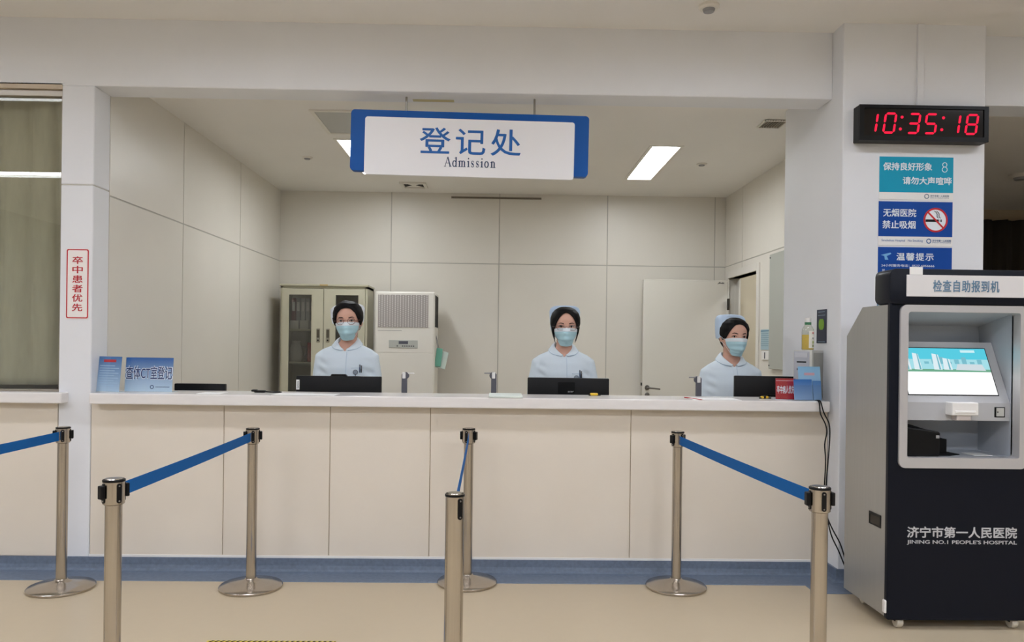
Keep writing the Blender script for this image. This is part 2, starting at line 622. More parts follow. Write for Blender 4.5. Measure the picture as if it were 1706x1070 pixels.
# ------------------------------------------------------------------ curtained window on the left
w1 = MB()
fx1 = P(106.5, 400, YF).x
fx0 = -6.6
zt = P(50, 147, YF).z
bar = 0.034
w1.box(fx0, fx1, YF + 0.02, YF + 0.07, zt - bar * 1.1, zt, 0.003, 1)
w1.box(fx1 - bar, fx1, YF + 0.02, YF + 0.07, 1.0, zt, 0.003, 1)
w1.box(fx0, fx0 + bar, YF + 0.02, YF + 0.07, 1.0, zt, 0.003, 1)
w1.box(fx0, fx1, YF + 0.02, YF + 0.07, 1.0, 1.012, 0.003, 1)
w1 = struct(w1.build('window_1', mat('polished_window_steel', (168, 160, 148), 0.42, metal=0.75)), 'steel framed window with a drawn grey curtain behind the glass')
g = MB().box(fx0 + bar, fx1 - bar, YF + 0.042, YF + 0.048, 1.012, zt - bar * 1.1).build('glass', thin_glass('window_glass', (250, 252, 248), 0.03), w1)
struct(MB().box(fx0, XP, YF + 0.0, YF + 0.09, zt, ZB + 0.01).build('trim_3', mat('beige_window_head', (200, 185, 165), 0.6)), 'beige strip above the curtained window')
# curtain: a sheet of pleats hanging from the window head
rows = []
zs = [1.03 + (zt + 0.05 - 1.03) * i / 40 for i in range(41)]
for z in zs:
    k = (z - 1.03) / (zt - 1.03)
    row = []
    for i in range(260):
        x = -6.4 + (XP - 0.03 + 6.4) * i / 259
        wob = 0.9 * math.sin(1.7 * x + 0.6) + 0.5 * math.sin(2.9 * x + 1.3 * (1 - k)) * (1 - k)
        ph = x * PI / 0.155 + wob
        dep = (0.075 + 0.03 * math.sin(x * 5.3 + 1.0)) * (0.8 + 0.2 * math.sin(3 * k + x * 2))
        yy = YF + 0.13 + dep * (1 - abs(math.cos(ph)) ** 0.45) + 0.025 * math.sin(x * 9 + 2 * k)
        sag = 0.0
        row.append((x, yy, z - sag))
    rows.append(row)
cu_o = MB().grid(rows, 0.004).build('curtain', CURTAIN, None, 180)
tag(cu_o, 'grey green pleated curtain hanging behind the steel framed window at far left', 'curtain')

# ------------------------------------------------------------------ counter
seams = [P(px, 800, YF).x for px in (372, 549, 716, 1050)]
t = thing('reception_counter', 'long cream panelled reception counter with a white stone top', 'counter', ((XL + CX0) / 2, YF, 0))
ox = t.location.x
mb = MB()
edges = [XL + 0.002] + seams + [CX0 - 0.002]
for a, b in zip(edges, edges[1:]):
    mb = MB().box(a - ox + 0.002, b - ox - 0.002, 0.0, 0.02, PZ0 + 0.01, PZ1, 0.0015, 1)
    mb.build('front_panel', CREAM, t)
MB().box(XL - ox + 0.002, CX0 - ox - 0.002, 0.006, 0.12, 0.0, PZ1).build('core', CREAM_GAP, t)
MB().box(XL - ox + 0.002, CX0 - ox - 0.002, -0.004, 0.01, PZ0, PZ0 + 0.012).build('bottom_trim', WHITE, t)
MB().box(P(148, 660, YF - 0.08).x - ox, CX0 - 0.025 - ox, -0.08, 0.27, PZ1, 1.0, 0.006, 2).build('worktop', MARBLE, t)
YT = YF - 0.08                    # front edge of the worktop
MB().box(-2.1, 2.0, 0.12, 0.6, 0.73, 0.76, 0.003, 1).build('tmp', OFFWHITE, None).name = 'work_desk'
d = bpy.data.objects['work_desk']
d.location = (ox, YF + 0.02, 0)
tag(d, 'pale work desk running along behind the reception counter', 'desk')
for x in (-2.07, -0.7, 0.7, 1.97):
    MB().box(x - 0.02, x + 0.02, 0.14, 0.58, 0, 0.73).build('leg', OFFWHITE, d)

# ------------------------------------------------------------------ queue posts
def queue_post(x, y, rot, label, collar=True, hooks=(0,), belt_to=None, height=0.842):
    t = thing('queue_post', label, 'queue post', (x, y, 0), rot, 'steel queue posts in front of the counter')
    MB().lathe([(0, 0.0), (0.158, 0.0), (0.162, 0.004), (0.162, 0.012), (0.156, 0.018), (0.11, 0.027), (0.06, 0.038), (0.034, 0.046), (0.029, 0.052), (0, 0.052)], seg=64).build('base', STEEL, t, 40)
    rs = 0.0262 if collar else 0.029
    top = height - (0.08 if collar else 0.0)
    MB().lathe([(0, 0.05), (rs, 0.05), (rs, top), (0, top)], seg=40).build('pole', STEEL, t, 40)
    rh = 0.0335 if collar else 0.0292
    if collar:
        MB().lathe([(0, top - 0.004), (rs + 0.002, top - 0.004), (rh, top), (rh, height - 0.006), (0, height - 0.006)], seg=40).build('collar', STEEL, t, 40)
    cp = MB().lathe([(0, height - 0.008), (rh + 0.0015, height - 0.008), (rh + 0.0015, height - 0.002), (rh - 0.002, height), (0, height)], seg=40).build('cap', BLACK, t, 40)
    MB().lathe([(0, height), (rh - 0.006, height), (rh - 0.007, height + 0.002), (0, height + 0.0025)], seg=40).build('cap_disc', STEEL, cp, 40)
    for k in range(4):
        if not collar and k not in (0, 2):
            continue
        M = Matrix.Rotation(k * PI / 2, 4, 'Z')
        s = MB().prism(rrect(-0.0075, 0.0075, height - 0.076, height - 0.012, 0.007), -rh - 0.0025, -rh + 0.008, 'y', M=M).build('belt_slot', BLACK, t)
        for zz in (height - 0.02, height - 0.069):
            MB().ball((0, -rh - 0.0025, zz), 0.0028, 8, M=M).build('screw', STEEL_DARK, s)
        if k in hooks:
            MB().box(-0.0125, 0.0125, -rh - 0.014, -rh - 0.001, height - 0.062, height - 0.018, 0.003, 2, M=M).build('belt_clip', BLACK, t)
    if belt_to is not None:
        a = Vector((0, 0, 0))
        b = Matrix.Rotation(-rot, 3, 'Z') @ (Vector((*belt_to, 0)) - Vector((x, y, 0)))
        dirv = b.normalized()
        p0, p1 = dirv * (rh + 0.004), b - dirv * (rh + 0.004)
        nrm = Vector((-dirv.y, dirv.x, 0))
        rows = []
        for zz in (-0.046, 0.0):
            row = []
            for i in range(25):
                q = i / 24
                p = p0.lerp(p1, q)
                row.append(p + Vector((0, 0, height - 0.022 + zz - 0.003 * 4 * q * (1 - q))))
            rows.append(row)
        MB().grid(rows, 0.0016).build('belt', BELT, t)
    return t


HP = 0.842
def base_at(px, py):
    p = PZ(px, py, 0)
    return p.x, p.y
def top_at(px, py):
    p = PZ(px, py, HP)
    return p.x, p.y


rear = [base_at(102, 981), base_at(418, 979), base_at(778, 972), base_at(1126, 979)]
front = [(rear[0][0] + 0.01, 2.56), top_at(190, 798), top_at(758, 822), top_at(1366, 811)]
labs_r = ['steel queue post by the slim white pillar, blue belt leading out of view', 'second steel queue post from the left near the counter, blue belt running left', 'steel queue post near the counter middle, half hidden by a bare post', 'steel queue post near the counter whose blue belt runs right']
labs_f = ['steel queue post at far left beyond the frame, holding the belt end', 'near steel queue post at left with black clip, blue belt to its right', 'near bare steel queue post without collar, in front of counter middle', 'near steel queue post at right in front of the self-service machine']
rots_r = [0.45, 0.35, -0.35, 0.55]
hooks_r = [(3, 1), (3, 1), (3, 1), (3, 1)]
for i in range(4):
    queue_post(*rear[i], rots_r[i], labs_r[i], True, hooks_r[i], front[i])
queue_post(*front[0], 0.0, labs_f[0], True, (0, 2))
queue_post(*front[1], -0.65, labs_f[1], True, (0, 2))
queue_post(*front[2], 0.62, labs_f[2], False, ())
queue_post(*front[3], 0.0, labs_f[3], True, (1, 3))

# floor sticker with hazard striped border
a, b = PZ(346, 1068, 0), PZ(560, 1070, 0)
t = thing('floor_marking', 'yellow and black striped floor sticker with blue middle', 'floor sticker', ((a.x + b.x) / 2, a.y - 0.2, 0.0))
hw = (b.x - a.x) / 2
MB().box(-hw, hw, -0.2, 0.2, 0.0005, 0.0015).build('sticker', mat('hazard_yellow', (225, 205, 60), 0.5), t)
MB().box(-hw + 0.03, hw - 0.012, -0.17, 0.17, 0.0016, 0.0022).build('inner_field', mat('sticker_blue', (35, 90, 160), 0.5), t)
mb = MB()
n = 24
for i in range(n):
    x = -hw + 2 * hw * i / n
    for y0, y1 in ((0.17, 0.2), (-0.2, -0.17)):
        mb.prism([(x, y0), (x + hw / n, y0), (min(hw, x + hw / n + 0.02), y1), (min(hw, x + 0.02), y1)], 0.0016, 0.002, 'z')
mb.build('stripes', BLACK_MATTE, t)

# ------------------------------------------------------------------ hanging sign
YS = YF + 0.10
tl = P(585, 184, YS)
br = P(980, 292, YS)
c = P(783, 240, YS)
W = (P(980, 240, YS) - P(585, 240, YS)).x
H = P(783, 190, YS).z - P(783, 291, YS).z
t = thing('hanging_sign', 'large blue and white sign hanging under the beam over the counter', 'sign', c)
R = Matrix.Rotation(0.0125, 4, 'Y')
MB().prism(rrect(-W / 2, W / 2, -H / 2, H / 2, 0.022), -0.02, 0.03, 'y', M=R).build('backboard', SIGN_BLUE, t)
k = YS / F_PX
MB().prism(rrect(-173 * k, 173 * k, -57 * k, 38 * k, 0.016), -0.036, -0.018, 'y', M=R).build('face_panel', SIGN_WHITE, t)
text('lettering', '登记处', INK_BLUE, 1 * k, 1 * k, 167 * k, 44 * k, -0.036, t, 0.008, M=R, spacing=1.22)
for dx in (-107 * k, 106 * k):
    p = R @ Vector((dx, 0, H / 2))
    MB().tube([(p.x, 0.0, p.z - 0.01), (p.x, 0.0, ZB - c.z)], 0.006).build('rod', STEEL_DARK, t)


def serif(word, m, cx, cz, w, h, y, parent, M=None):
    """thin roman lettering drawn stroke by stroke with serifs"""
    G = {}
    T, N = 0.16, 0.055                                # thick and thin strokes, cap height 1, x height 0.66
    def bar_(x0, z0, x1, z1, th):
        d = Vector((x1 - x0, z1 - z0))
        n_ = Vector((-d.y, d.x)).normalized() * th / 2
        return [(x0 + n_.x, z0 + n_.y), (x1 + n_.x, z1 + n_.y), (x1 - n_.x, z1 - n_.y), (x0 - n_.x, z0 - n_.y)]
    def arc(cx_, cz_, rx, rz, a0, a1, th0, n_=10):
        out = []
        for i in range(n_):
            p = [math.radians(a0 + (a1 - a0) * (i + q) / n_) for q in (0, 1)]
            th = [N + (th0 - N) * abs(math.cos(q)) for q in p]
            o_ = [(cx_ + (rx + h_ / 2) * math.cos(q), cz_ + (rz + h_ / 2) * math.sin(q)) for q, h_ in zip(p, th)]
            i_ = [(cx_ + (rx - h_ / 2) * math.cos(q), cz_ + (rz - h_ / 2) * math.sin(q)) for q, h_ in zip(p, th)]
            out.append([o_[0], o_[1], i_[1], i_[0]])
        return out
    def stem_(x, z0, z1, foot=True, head=True):
        out = [bar_(x, z0, x, z1, T)]
        if foot: out.append(bar_(x - 0.16, z0 + N / 2, x + 0.16, z0 + N / 2, N))
        if head: out.append([(x - 0.2, z1 - 0.1), (x, z1 + 0.02), (x, z1 - 0.06), (x - 0.18, z1 - 0.14)])
        return out
    G['A'] = (0.95, [bar_(0.12, 0, 0.47, 1, N * 1.3), bar_(0.47, 1, 0.84, 0, T), bar_(0.25, 0.36, 0.7, 0.36, N), bar_(0.0, N / 2, 0.26, N / 2, N), bar_(0.68, N / 2, 1.0, N / 2, N)])
    G['d'] = (0.62, arc(0.27, 0.32, 0.2, 0.31, 40, 320, T) + stem_(0.5, 0, 1.0, False) + [bar_(0.5, N / 2, 0.66, N / 2, N)])
    G['i'] = (0.36, stem_(0.2, 0, 0.64) + [circ(0.2, 0.88, 0.085, 10)])
    G['m'] = (1.04, stem_(0.2, 0, 0.64) + stem_(0.53, 0, 0.46, True, False) + stem_(0.86, 0, 0.46, True, False) + arc(0.365, 0.44, 0.165, 0.18, 0, 170, T) + arc(0.695, 0.44, 0.165, 0.18, 0, 170, T))
    G['n'] = (0.72, stem_(0.2, 0, 0.64) + stem_(0.55, 0, 0.44, True, False) + arc(0.375, 0.42, 0.175, 0.2, 0, 170, T))
    G['o'] = (0.66, arc(0.32, 0.32, 0.23, 0.31, 0, 360, T, 20))
    G['s'] = (0.5, arc(0.25, 0.48, 0.14, 0.16, 30, 240, N * 1.6) + [bar_(0.14, 0.42, 0.36, 0.24, T)] + arc(0.25, 0.17, 0.15, 0.15, -140, 50, N * 1.6) + [bar_(0.38, 0.46, 0.38, 0.62, N), bar_(0.1, 0.02, 0.1, 0.2, N)])
    polys = []
    x = 0
    for ch in word:
        adv, st = G[ch]
        for s in st:
            polys.append([(p[0] + x, p[1]) for p in s])
        x += adv + 0.14
    x -= 0.14
    mb = MB()
    for i, s in enumerate(polys):
        mb.prism([(cx + (p[0] / x - 0.5) * w, cz + (p[1] - 0.5) * h) for p in s], y - 0.0012 - 0.00002 * (i % 7), y, 'y', M=M)
    return mb.build('english_lettering', m, parent)


serif('Admission', INK_NAVY, 1 * k, -33 * k, 85 * k, 16 * k, -0.036, t, R)

# ------------------------------------------------------------------ things on the ceilings
def disc_device(name, label, cat, p, r, z, h=0.03, group=None):
    t = thing(name, label, cat, (p.x, p.y, z), 0, group)
    MB().lathe([(0, 0), (r, 0), (r, -h * 0.35), (r * 0.85, -h * 0.6), (0, -h * 0.6)], seg=32).build('housing', OFFWHITE, t, 40)
    MB().lathe([(0, -h * 0.55), (r * 0.6, -h * 0.6), (r * 0.5, -h), (0, -h)], seg=32).build('sensor', MGREY, t, 40)
    return t


disc_device('smoke_detector', 'round white detector on the hall ceiling above the counter', 'smoke detector', PZ(1181, 9, ZH), 0.055, ZH, 0.035)
disc_device('smoke_detector', 'round white detector on the room ceiling near the vertical wall at left', 'smoke detector', PZ(512, 262, ZC), 0.045, ZC, 0.02)
disc_device('smoke_detector', 'round white detector on the room ceiling right of the lit lamp', 'smoke detector', PZ(1169, 273, ZC), 0.045, ZC, 0.02)
disc_device('smoke_detector', 'dark round detector on the dim corridor ceiling at far right', 'smoke detector', PZ(1700, 291, 2.99), 0.1, 2.99, 0.05)


def vent(name, label, cat, x0, x1, y0, y1, z, slats, axis, border=0.03, core=None):
    t = thing(name, label, cat, ((x0 + x1) / 2, (y0 + y1) / 2, z))
    hx, hy = (x1 - x0) / 2, (y1 - y0) / 2
    o = [(-hx, -hy), (hx, -hy), (hx, hy), (-hx, hy)]
    i = [(-hx + border, -hy + border), (hx - border, -hy + border), (hx - border, hy - border), (-hx + border, hy - border)]
    MB().ring(o, i, -0.012, -0.001, 'z').build('frame', OFFWHITE, t)
    MB().box(-hx + border, hx - border, -hy + border, hy - border, -0.004, -0.002).build('shaft', core or mat('vent_dark', (40, 36, 30), 0.8), t)
    mb = MB()
    for q in range(slats):
        f = (q + 0.5) / slats
        if axis == 'x':
            x = -hx + border + f * 2 * (hx - border)
            mb.box(x - 0.003, x + 0.003, -hy + border, hy - border, -0.011, -0.004)
        else:
            y = -hy + border + f * 2 * (hy - border)
            mb.box(-hx + border, hx - border, y - 0.003, y + 0.003, -0.011, -0.004)
    mb.build('grille', mat('vent_slat', (150, 140, 125), 0.6), t)
    return t


a, b = PZ(1300, 200, ZC), PZ(1288, 211, ZC)
vent('exhaust_vent', 'small dark exhaust vent on the room ceiling beside the column', 'vent', a.x - 0.11, a.x + 0.06, b.y, a.y, ZC, 8, 'x', 0.012)
a, b = P(752, 326.5, YB), P(902, 334, YB)
hx, hz = (b.x - a.x) / 2, (a.z - b.z) / 2 - 0.006
t = thing('linear_grille', 'long dark slotted air grille at the top of the back wall', 'vent', ((a.x + b.x) / 2, YB - 0.001, (a.z + b.z) / 2))
MB().ring([(-hx, -hz), (hx, -hz), (hx, hz), (-hx, hz)], [(-hx + 0.006, -hz + 0.006), (hx - 0.006, -hz + 0.006), (hx - 0.006, hz - 0.006), (-hx + 0.006, hz - 0.006)], -0.014, 0.0, 'y').build('frame', mat('vent_slat', (150, 140, 125), 0.6), t)
MB().box(-hx + 0.006, hx - 0.006, -0.004, -0.001, -hz + 0.006, hz - 0.006).build('shaft', mat('vent_dark', (40, 36, 30), 0.8), t)
mb = MB()
for q in range(60):
    x = -hx + 0.006 + (q + 0.5) / 60 * 2 * (hx - 0.006)
    mb.box(x - 0.002, x + 0.002, -0.012, -0.004, -hz + 0.006, hz - 0.006)
mb.build('grille', mat('vent_slat', (150, 140, 125), 0.6), t)
# square diffuser with four dark triangles
a, b = PZ(664, 301, ZC), PZ(714, 314, ZC)
t = thing('ceiling_diffuser', 'square ceiling air diffuser with dark triangular louvres below the sign', 'vent', ((a.x + b.x) / 2, (a.y + b.y) / 2, ZC))
h = (b.x - a.x) / 2
MB().ring([(-h, -h), (h, -h), (h, h), (-h, h)], [(-h + 0.03, -h + 0.03), (h - 0.03, -h + 0.03), (h - 0.03, h - 0.03), (-h + 0.03, h - 0.03)], -0.018, -0.001, 'z').build('frame', OFFWHITE, t)
MB().box(-h + 0.03, h - 0.03, -h + 0.03, h - 0.03, -0.006, -0.002).build('plate', OFFWHITE, t)
for s in (-1, 1):
    MB().prism([(s * (h - 0.035), -h + 0.045), (s * (h - 0.035), h - 0.045), (s * 0.02, 0)], -0.008, -0.005, 'z').build('louvre', mat('vent_dark', (40, 36, 30), 0.8), t)
# unlit grey panel in the ceiling beside the sign
a, b = PZ(514, 182, ZC), PZ(544, 222, ZC)
t = thing('ceiling_panel', 'grey unlit panel set in the ceiling left of the hanging sign', 'ceiling panel', (a.x + 0.29, (a.y + b.y) / 2, ZC))
hx, hy = 0.29, abs(a.y - b.y) / 2
MB().ring([(-hx, -hy), (hx, -hy), (hx, hy), (-hx, hy)], [(-hx + 0.03, -hy + 0.03), (hx - 0.03, -hy + 0.03), (hx - 0.03, hy - 0.03), (-hx + 0.03, hy - 0.03)], -0.01, -0.001, 'z').build('frame', OFFWHITE, t)
MB().box(-hx + 0.03, hx - 0.03, -hy + 0.03, hy - 0.03, -0.005, -0.001).build('panel', mat('grey_panel', (176, 176, 172), 0.3), t)
# strip of old tape under the beam
a, b = PZ(688, 167, ZB), PZ(757, 171, ZB)
tag(MB().box(a.x, b.x, a.y - 0.02, a.y + 0.02, ZB - 0.002, ZB - 0.0003).build('tape_strip', mat('yellowed_tape', (200, 188, 140), 0.6)), 'yellowed strip of tape under the beam between the sign rods', 'tape')

# ------------------------------------------------------------------ red notice on the pillar
c = P(129.5, 473, YF)
k = YF / F_PX
t = thing('pillar_notice', 'white notice with red border and red column of characters on the slim pillar', 'notice', c)
MB().prism(rrect(-18.5 * k, 18.5 * k, -58 * k, 58 * k, 0.01), -0.003, 0, 'y').build('card', mat('notice_white', (238, 232, 228), 0.5), t)
MB().ring(rrect(-18 * k, 18 * k, -57 * k, 57 * k, 0.01), rrect(-16.2 * k, 16.2 * k, -55.3 * k, 55.3 * k, 0.007), -0.004, -0.0025, 'y').build('border', RED, t)
for i, ch in enumerate('卒中患者优先'):
    text('character', ch, RED, 0, (39 - 15.6 * i) * k, 17 * k, 12.6 * k, -0.003, t, 0.012, 0.001)

# ------------------------------------------------------------------ clock on the column
YK = CY0 - 0.07
kc = YK / F_PX
p0, p1 = P(1431, 206, YK), P(1646, 206, YK)
c = (p0 + p1) / 2
t = thing('digital_clock', 'black wall clock with glowing red digits on the column', 'clock', (c.x, YK, c.z))
W = (p1.x - p0.x) / 2
Hh = 30 * kc
MB().box(-W, W, 0.0, 0.07, -Hh, Hh, 0.004, 2).build('case', BLACK, t)
MB().ring([(-W, -Hh), (W, -Hh), (W, Hh), (-W, Hh)], [(-W + 0.025, -Hh + 0.025), (W - 0.025, -Hh + 0.025), (W - 0.025, Hh - 0.018), (-W + 0.025, Hh - 0.018)], -0.008, 0.002, 'y').build('bezel', BLACK, t)
MB().box(-W + 0.02, W - 0.02, -0.002, 0.001, -Hh + 0.02, Hh - 0.015).build('screen', mat('clock_screen', (8, 5, 6), 0.15), t)
LED = emission('red_led', (255, 30, 62), 1.6)
SEG = {'0': 'abcdef', '1': 'bc', '3': 'abcdg', '5': 'acdfg', '8': 'abcdefg'}
def digit(ch, cx, w, h):
    mb = MB()
    th = 0.0105
    S = {'a': (0, h / 2, 1), 'g': (0, 0, 1), 'd': (0, -h / 2, 1), 'f': (-w / 2, h / 4, 0), 'b': (w / 2, h / 4, 0), 'e': (-w / 2, -h / 4, 0), 'c': (w / 2, -h / 4, 0)}
    for s in SEG[ch]:
        x, z, hor = S[s]
        L = (w if hor else h / 2) / 2 - 0.0035
        q = th / 2
        pts = [(-L, 0), (-L + q, q), (L - q, q), (L, 0), (L - q, -q), (-L + q, -q)]
        if not hor:
            pts = [(b_, a_) for a_, b_ in pts]
        pts = [(cx + x + a_ + 0.14 * (z + b_), z + b_ - 0.001) for a_, b_ in pts]
        mb.prism(pts, -0.004, -0.0015, 'y')
    return mb.build('digit', LED, t)
pos = lambda px: P(px, 205, YK).x - c.x
dw, dh = 17.5 * kc, 32 * kc
for ch, px in (('1', 1451.5), ('0', 1482), ('3', 1522), ('5', 1550.5), ('1', 1589), ('8', 1618.5)):
    digit(ch, pos(px), dw, dh)
for px in (1501, 1570):
    mb = MB()
    for z in (-10 * kc, 10 * kc):
        mb.prism(circ(pos(px) + 0.14 * z, z, 0.0075, 14), -0.004, -0.0015, 'y')
    mb.build('colon', LED, t)
p = P(1594, 173, CY0 - 0.03)
MB().tube([(p.x - c.x - 0.02, 0.04, Hh - 0.002), (p.x - c.x - 0.02, 0.04, Hh + 0.012), (p.x - c.x + 0.04, 0.04, Hh + 0.012)], 0.0035).build('hook', BLACK, t)


# ------------------------------------------------------------------ posters on the column
def poster(name, label, px0, px1, py0, py1, bands, slope=0.0):
    """bands: (top fraction, bottom fraction, material)"""
    kk = CY0 / F_PX
    c = P((px0 + px1) / 2, (py0 + py1) / 2, CY0)
    t = thing(name, label, 'poster', c)
    w, h = (px1 - px0) * kk, (py1 - py0) * kk
    MB().box(-w / 2, w / 2, -0.003, 0.0, -h / 2, h / 2).build('board', WHITE, t)
    for a, b, m in bands:
        MB().box(-w / 2 + 0.0008, w / 2 - 0.0008, -0.0036, -0.0028, h / 2 - b * h, h / 2 - a * h).build('print', m, t)
    return t, w, h, kk


CYAN = mat('poster_cyan', (16, 152, 184), 0.45, spec=0.25)
PBLUE = mat('poster_blue', (6, 68, 152), 0.45, spec=0.25)
INKW = mat('poster_white_ink', (232, 238, 244), 0.5)
INKG = mat('poster_grey_ink', (120, 135, 150), 0.5)
t, w, h, k = poster('poster', 'top cyan poster on the column asking for good manners and quiet', 1463, 1589, 261.5, 333.5, [(0, 0.83, CYAN)])
text('lettering', '保持良好形象', INKW, -15 * k, 19.5 * k, 83 * k, 13.5 * k, -0.0036, t, 0.02)
text('lettering', '请勿大声喧哗', INKW, 18.5 * k, -4 * k, 83 * k, 13 * k, -0.0036, t, 0.02)
mb = MB()
for dz in (4.5, -3.5):
    r0 = 4.2 if dz > 0 else 4.8
    mb.ring(circ(48 * k, 19 * k + dz * k, r0 * k, 20), circ(48 * k, 19 * k + dz * k, (r0 - 1.1) * k, 20), -0.0044, -0.0035, 'y')
mb.build('ribbon_mark', INKW, t)
def hospital_mark(t, x, z, k, m):
    MB().ring(circ(x, z, 4.2 * k, 24), circ(x, z, 2.8 * k, 24), -0.0042, -0.0028, 'y').build('emblem', m, t)
    text('small_lettering', '济宁市第一人民医院', m, x + 22 * k, z + 0.8 * k, 32 * k, 3.6 * k, -0.003, t, 0.012, 0.0008)
    text('small_lettering', "JINING NO.1 PEOPLE'S HOSPITAL", m, x + 22 * k, z - 2.6 * k, 32 * k, 1.5 * k, -0.003, t, 0.0, 0.0008)
hospital_mark(t, 18 * k, -30 * k, k, INKG)
t, w, h, k = poster('poster', 'blue no smoking poster with red prohibition ring on the column', 1461.5, 1587.5, 336, 410, [(0, 0.795, PBLUE)])
text('lettering', '无烟医院', INKW, -27 * k, 18 * k, 56 * k, 13.5 * k, -0.0036, t, 0.012)
text('lettering', '禁止吸烟', INKW, -28 * k, -2 * k, 56 * k, 13.5 * k, -0.0036, t, 0.012)
text('small_lettering', 'Smokeless Hospital   No Smoking', mat('poster_blue_ink', (90, 120, 170), 0.5), -22 * k, -29 * k, 70 * k, 5 * k, -0.003, t, 0.0, 0.0008)
hospital_mark(t, 23 * k, -29 * k, k, mat('poster_emblem_blue', (60, 100, 150), 0.5))
cx, cz = 34 * k, 6.5 * k
MB().prism(circ(cx, cz, 20 * k, 48), -0.0044, -0.003, 'y').build('sign_disc', INKW, t)
mb = MB().box(cx - 17 * k, cx + 5.5 * k, -0.0052, -0.004, cz - 3.2 * k, cz + 1 * k)
for q in (7.2, 9.2):
    mb.box(cx + q * k, cx + (q + 1.2) * k, -0.0052, -0.004, cz - 3.2 * k, cz + 1 * k)
for off in (0, 3.4):
    pts = [(cx + (off - 2 + 1.6 * math.sin(s * 1.6) + s * 2.2) * k, -0.0048, cz + (15 - s * 3.4) * k) for s in [0, .5, 1, 1.5, 2, 2.5, 3, 3.5]]
    mb.tube(pts, 0.55 * k, 6)
mb.build('cigarette', BLACK_MATTE, t)
mb = MB().ring(circ(cx, cz, 20.5 * k, 48), circ(cx, cz, 17.6 * k, 48), -0.006, -0.004, 'y')
mb.box(-17.8 * k, 17.8 * k, -0.006, -0.004, -1.3 * k, 1.3 * k, M=Matrix.Translation((cx, 0, cz)) @ Matrix.Rotation(math.radians(45), 4, 'Y'))
mb.build('prohibition_ring', mat('prohibition_red', (196, 24, 34), 0.45), t)
t, w, h, k = poster('poster', 'blue notice poster on the column partly hidden behind the self-service machine', 1460.5, 1586.5, 412, 483, [(0, 1, PBLUE)])
text('lettering', '温馨提示', INKW, 0 * k, 19.5 * k, 63 * k, 13 * k, -0.0036, t, 0.015, spacing=1.2)
text('small_lettering', '24小时服务电话：0537-6056666', INKW, -12 * k, 4.5 * k, 90 * k, 4.6 * k, -0.0036, t, 0.0, 0.0008)
for i, ch in enumerate('就等室'):
    text('small_lettering', ch, INKW, -53 * k, (-4 - 8.5 * i) * k, 4.6 * k, 4.8 * k, -0.0036, t, 0.0, 0.0008)
MB().prism([(-58 * k, 22 * k), (-42 * k, 26 * k), (-40 * k, 24 * k), (-48 * k, 20 * k), (-45 * k, 14 * k), (-51 * k, 14 * k), (-52 * k, 20 * k)], -0.0042, -0.003, 'y').build('emblem', mat('poster_light_blue', (110, 170, 215), 0.5), t)
t, w, h, k = poster('poster', 'pale poster lowest on the column, only its left edge showing', 1459.5, 1585.5, 485.5, 548, [(0.03, 0.97, mat('poster_pale', (196, 212, 218), 0.5))])
MB().ring(rrect(-w / 2, w / 2, -h / 2, h / 2, 0.002, 2), rrect(-w / 2 + 0.005, w / 2 - 0.005, -h / 2 + 0.005, h / 2 - 0.005, 0.002, 2), -0.005, -0.002, 'y').build('border', mat('poster_edge_blue', (110, 150, 185), 0.5), t)
MB().ring(circ(-50 * k, 20 * k, 4.5 * k, 20), circ(-50 * k, 20 * k, 3.4 * k, 20), -0.0044, -0.0035, 'y').build('emblem', INKG, t)

# navy sticker with a green apple on the inner face of the column
YA = 4.515
za, zb_ = P(1379, 516, YA).z, P(1379, 572, YA).z
t = thing('apple_sticker', 'narrow navy sticker with a green apple on the inner column face', 'sticker', (CX0, YA, (za + zb_) / 2), -PI / 2)
hh = (za - zb_) / 2
MB().box(-0.068, 0.068, -0.003, 0.0, -hh, hh).build('card', mat('sticker_navy', (26, 38, 62), 0.4), t)
ap = [(0.036 * math.cos(a) * (1 + 0.12 * abs(math.sin(a))), 0.012 + 0.036 * (math.sin(a) - (0.18 * math.exp(-(a - PI / 2) ** 2 * 9)) + 0.1 * math.exp(-(a - 3 * PI / 2) ** 2 * 9))) for a in [2 * PI * i / 40 for i in range(40)]]
MB().prism(ap, -0.0045, -0.0028, 'y').build('apple_print', mat('apple_green', (120, 165, 40), 0.45), t)
for i, (z, ww) in enumerate(((hh - 0.014, 0.045), (hh - 0.034, 0.05), (-hh + 0.008, 0.05))):
    MB().box(-ww, ww, -0.0038, -0.0028, z - 0.002, z + 0.002).build('text_line', mat('sticker_text', (130, 150, 165), 0.5), t)

# ------------------------------------------------------------------ self-service machine
YQ = 3.55
kq = YQ / F_PX
xc = P(1603, 700, YQ).x
t = thing('check_in_kiosk', 'navy and silver self-service check-in machine with a lit tilted screen', 'kiosk', (xc, YQ, 0))
prof = [(0.022, 0.055), (0.45, 0.055), (0.45, 1.365), (0.28, 1.507), (0.022, 1.507)]
# side panels, back and base of the silver body
mb = MB()
for s in (-1, 1):
    mb.prism(prof, s * 0.333 - 0.006, s * 0.333 + 0.006, 'x')
mb.box(-0.33, 0.33, 0.44, 0.45, 0.055, 1.36).box(-0.33, 0.33, 0.022, 0.45, 0.055, 0.07).box(-0.33, 0.33, 0.08, 0.28, 1.495, 1.505)
mb.prism([(0.278, 1.505), (0.448, 1.363), (0.44, 1.358), (0.275, 1.496)], -0.33, 0.33, 'x')
mb.build('body', SILVER, t)
mb = MB().ring(rrect(-0.342, 0.342, 0.045, 1.52, 0.012), rrect(-0.285, 0.285, 0.77, 1.49, 0.012), 0.0, 0.024, 'y')
bmesh.ops.bevel(mb.bm, geom=[e for e in mb.bm.edges if all(abs(v.co.y) < 1e-6 for v in e.verts) and min(abs(v.co.x) for v in e.verts) > 0.3], offset=0.006, segments=3, profile=0.5, affect='EDGES')
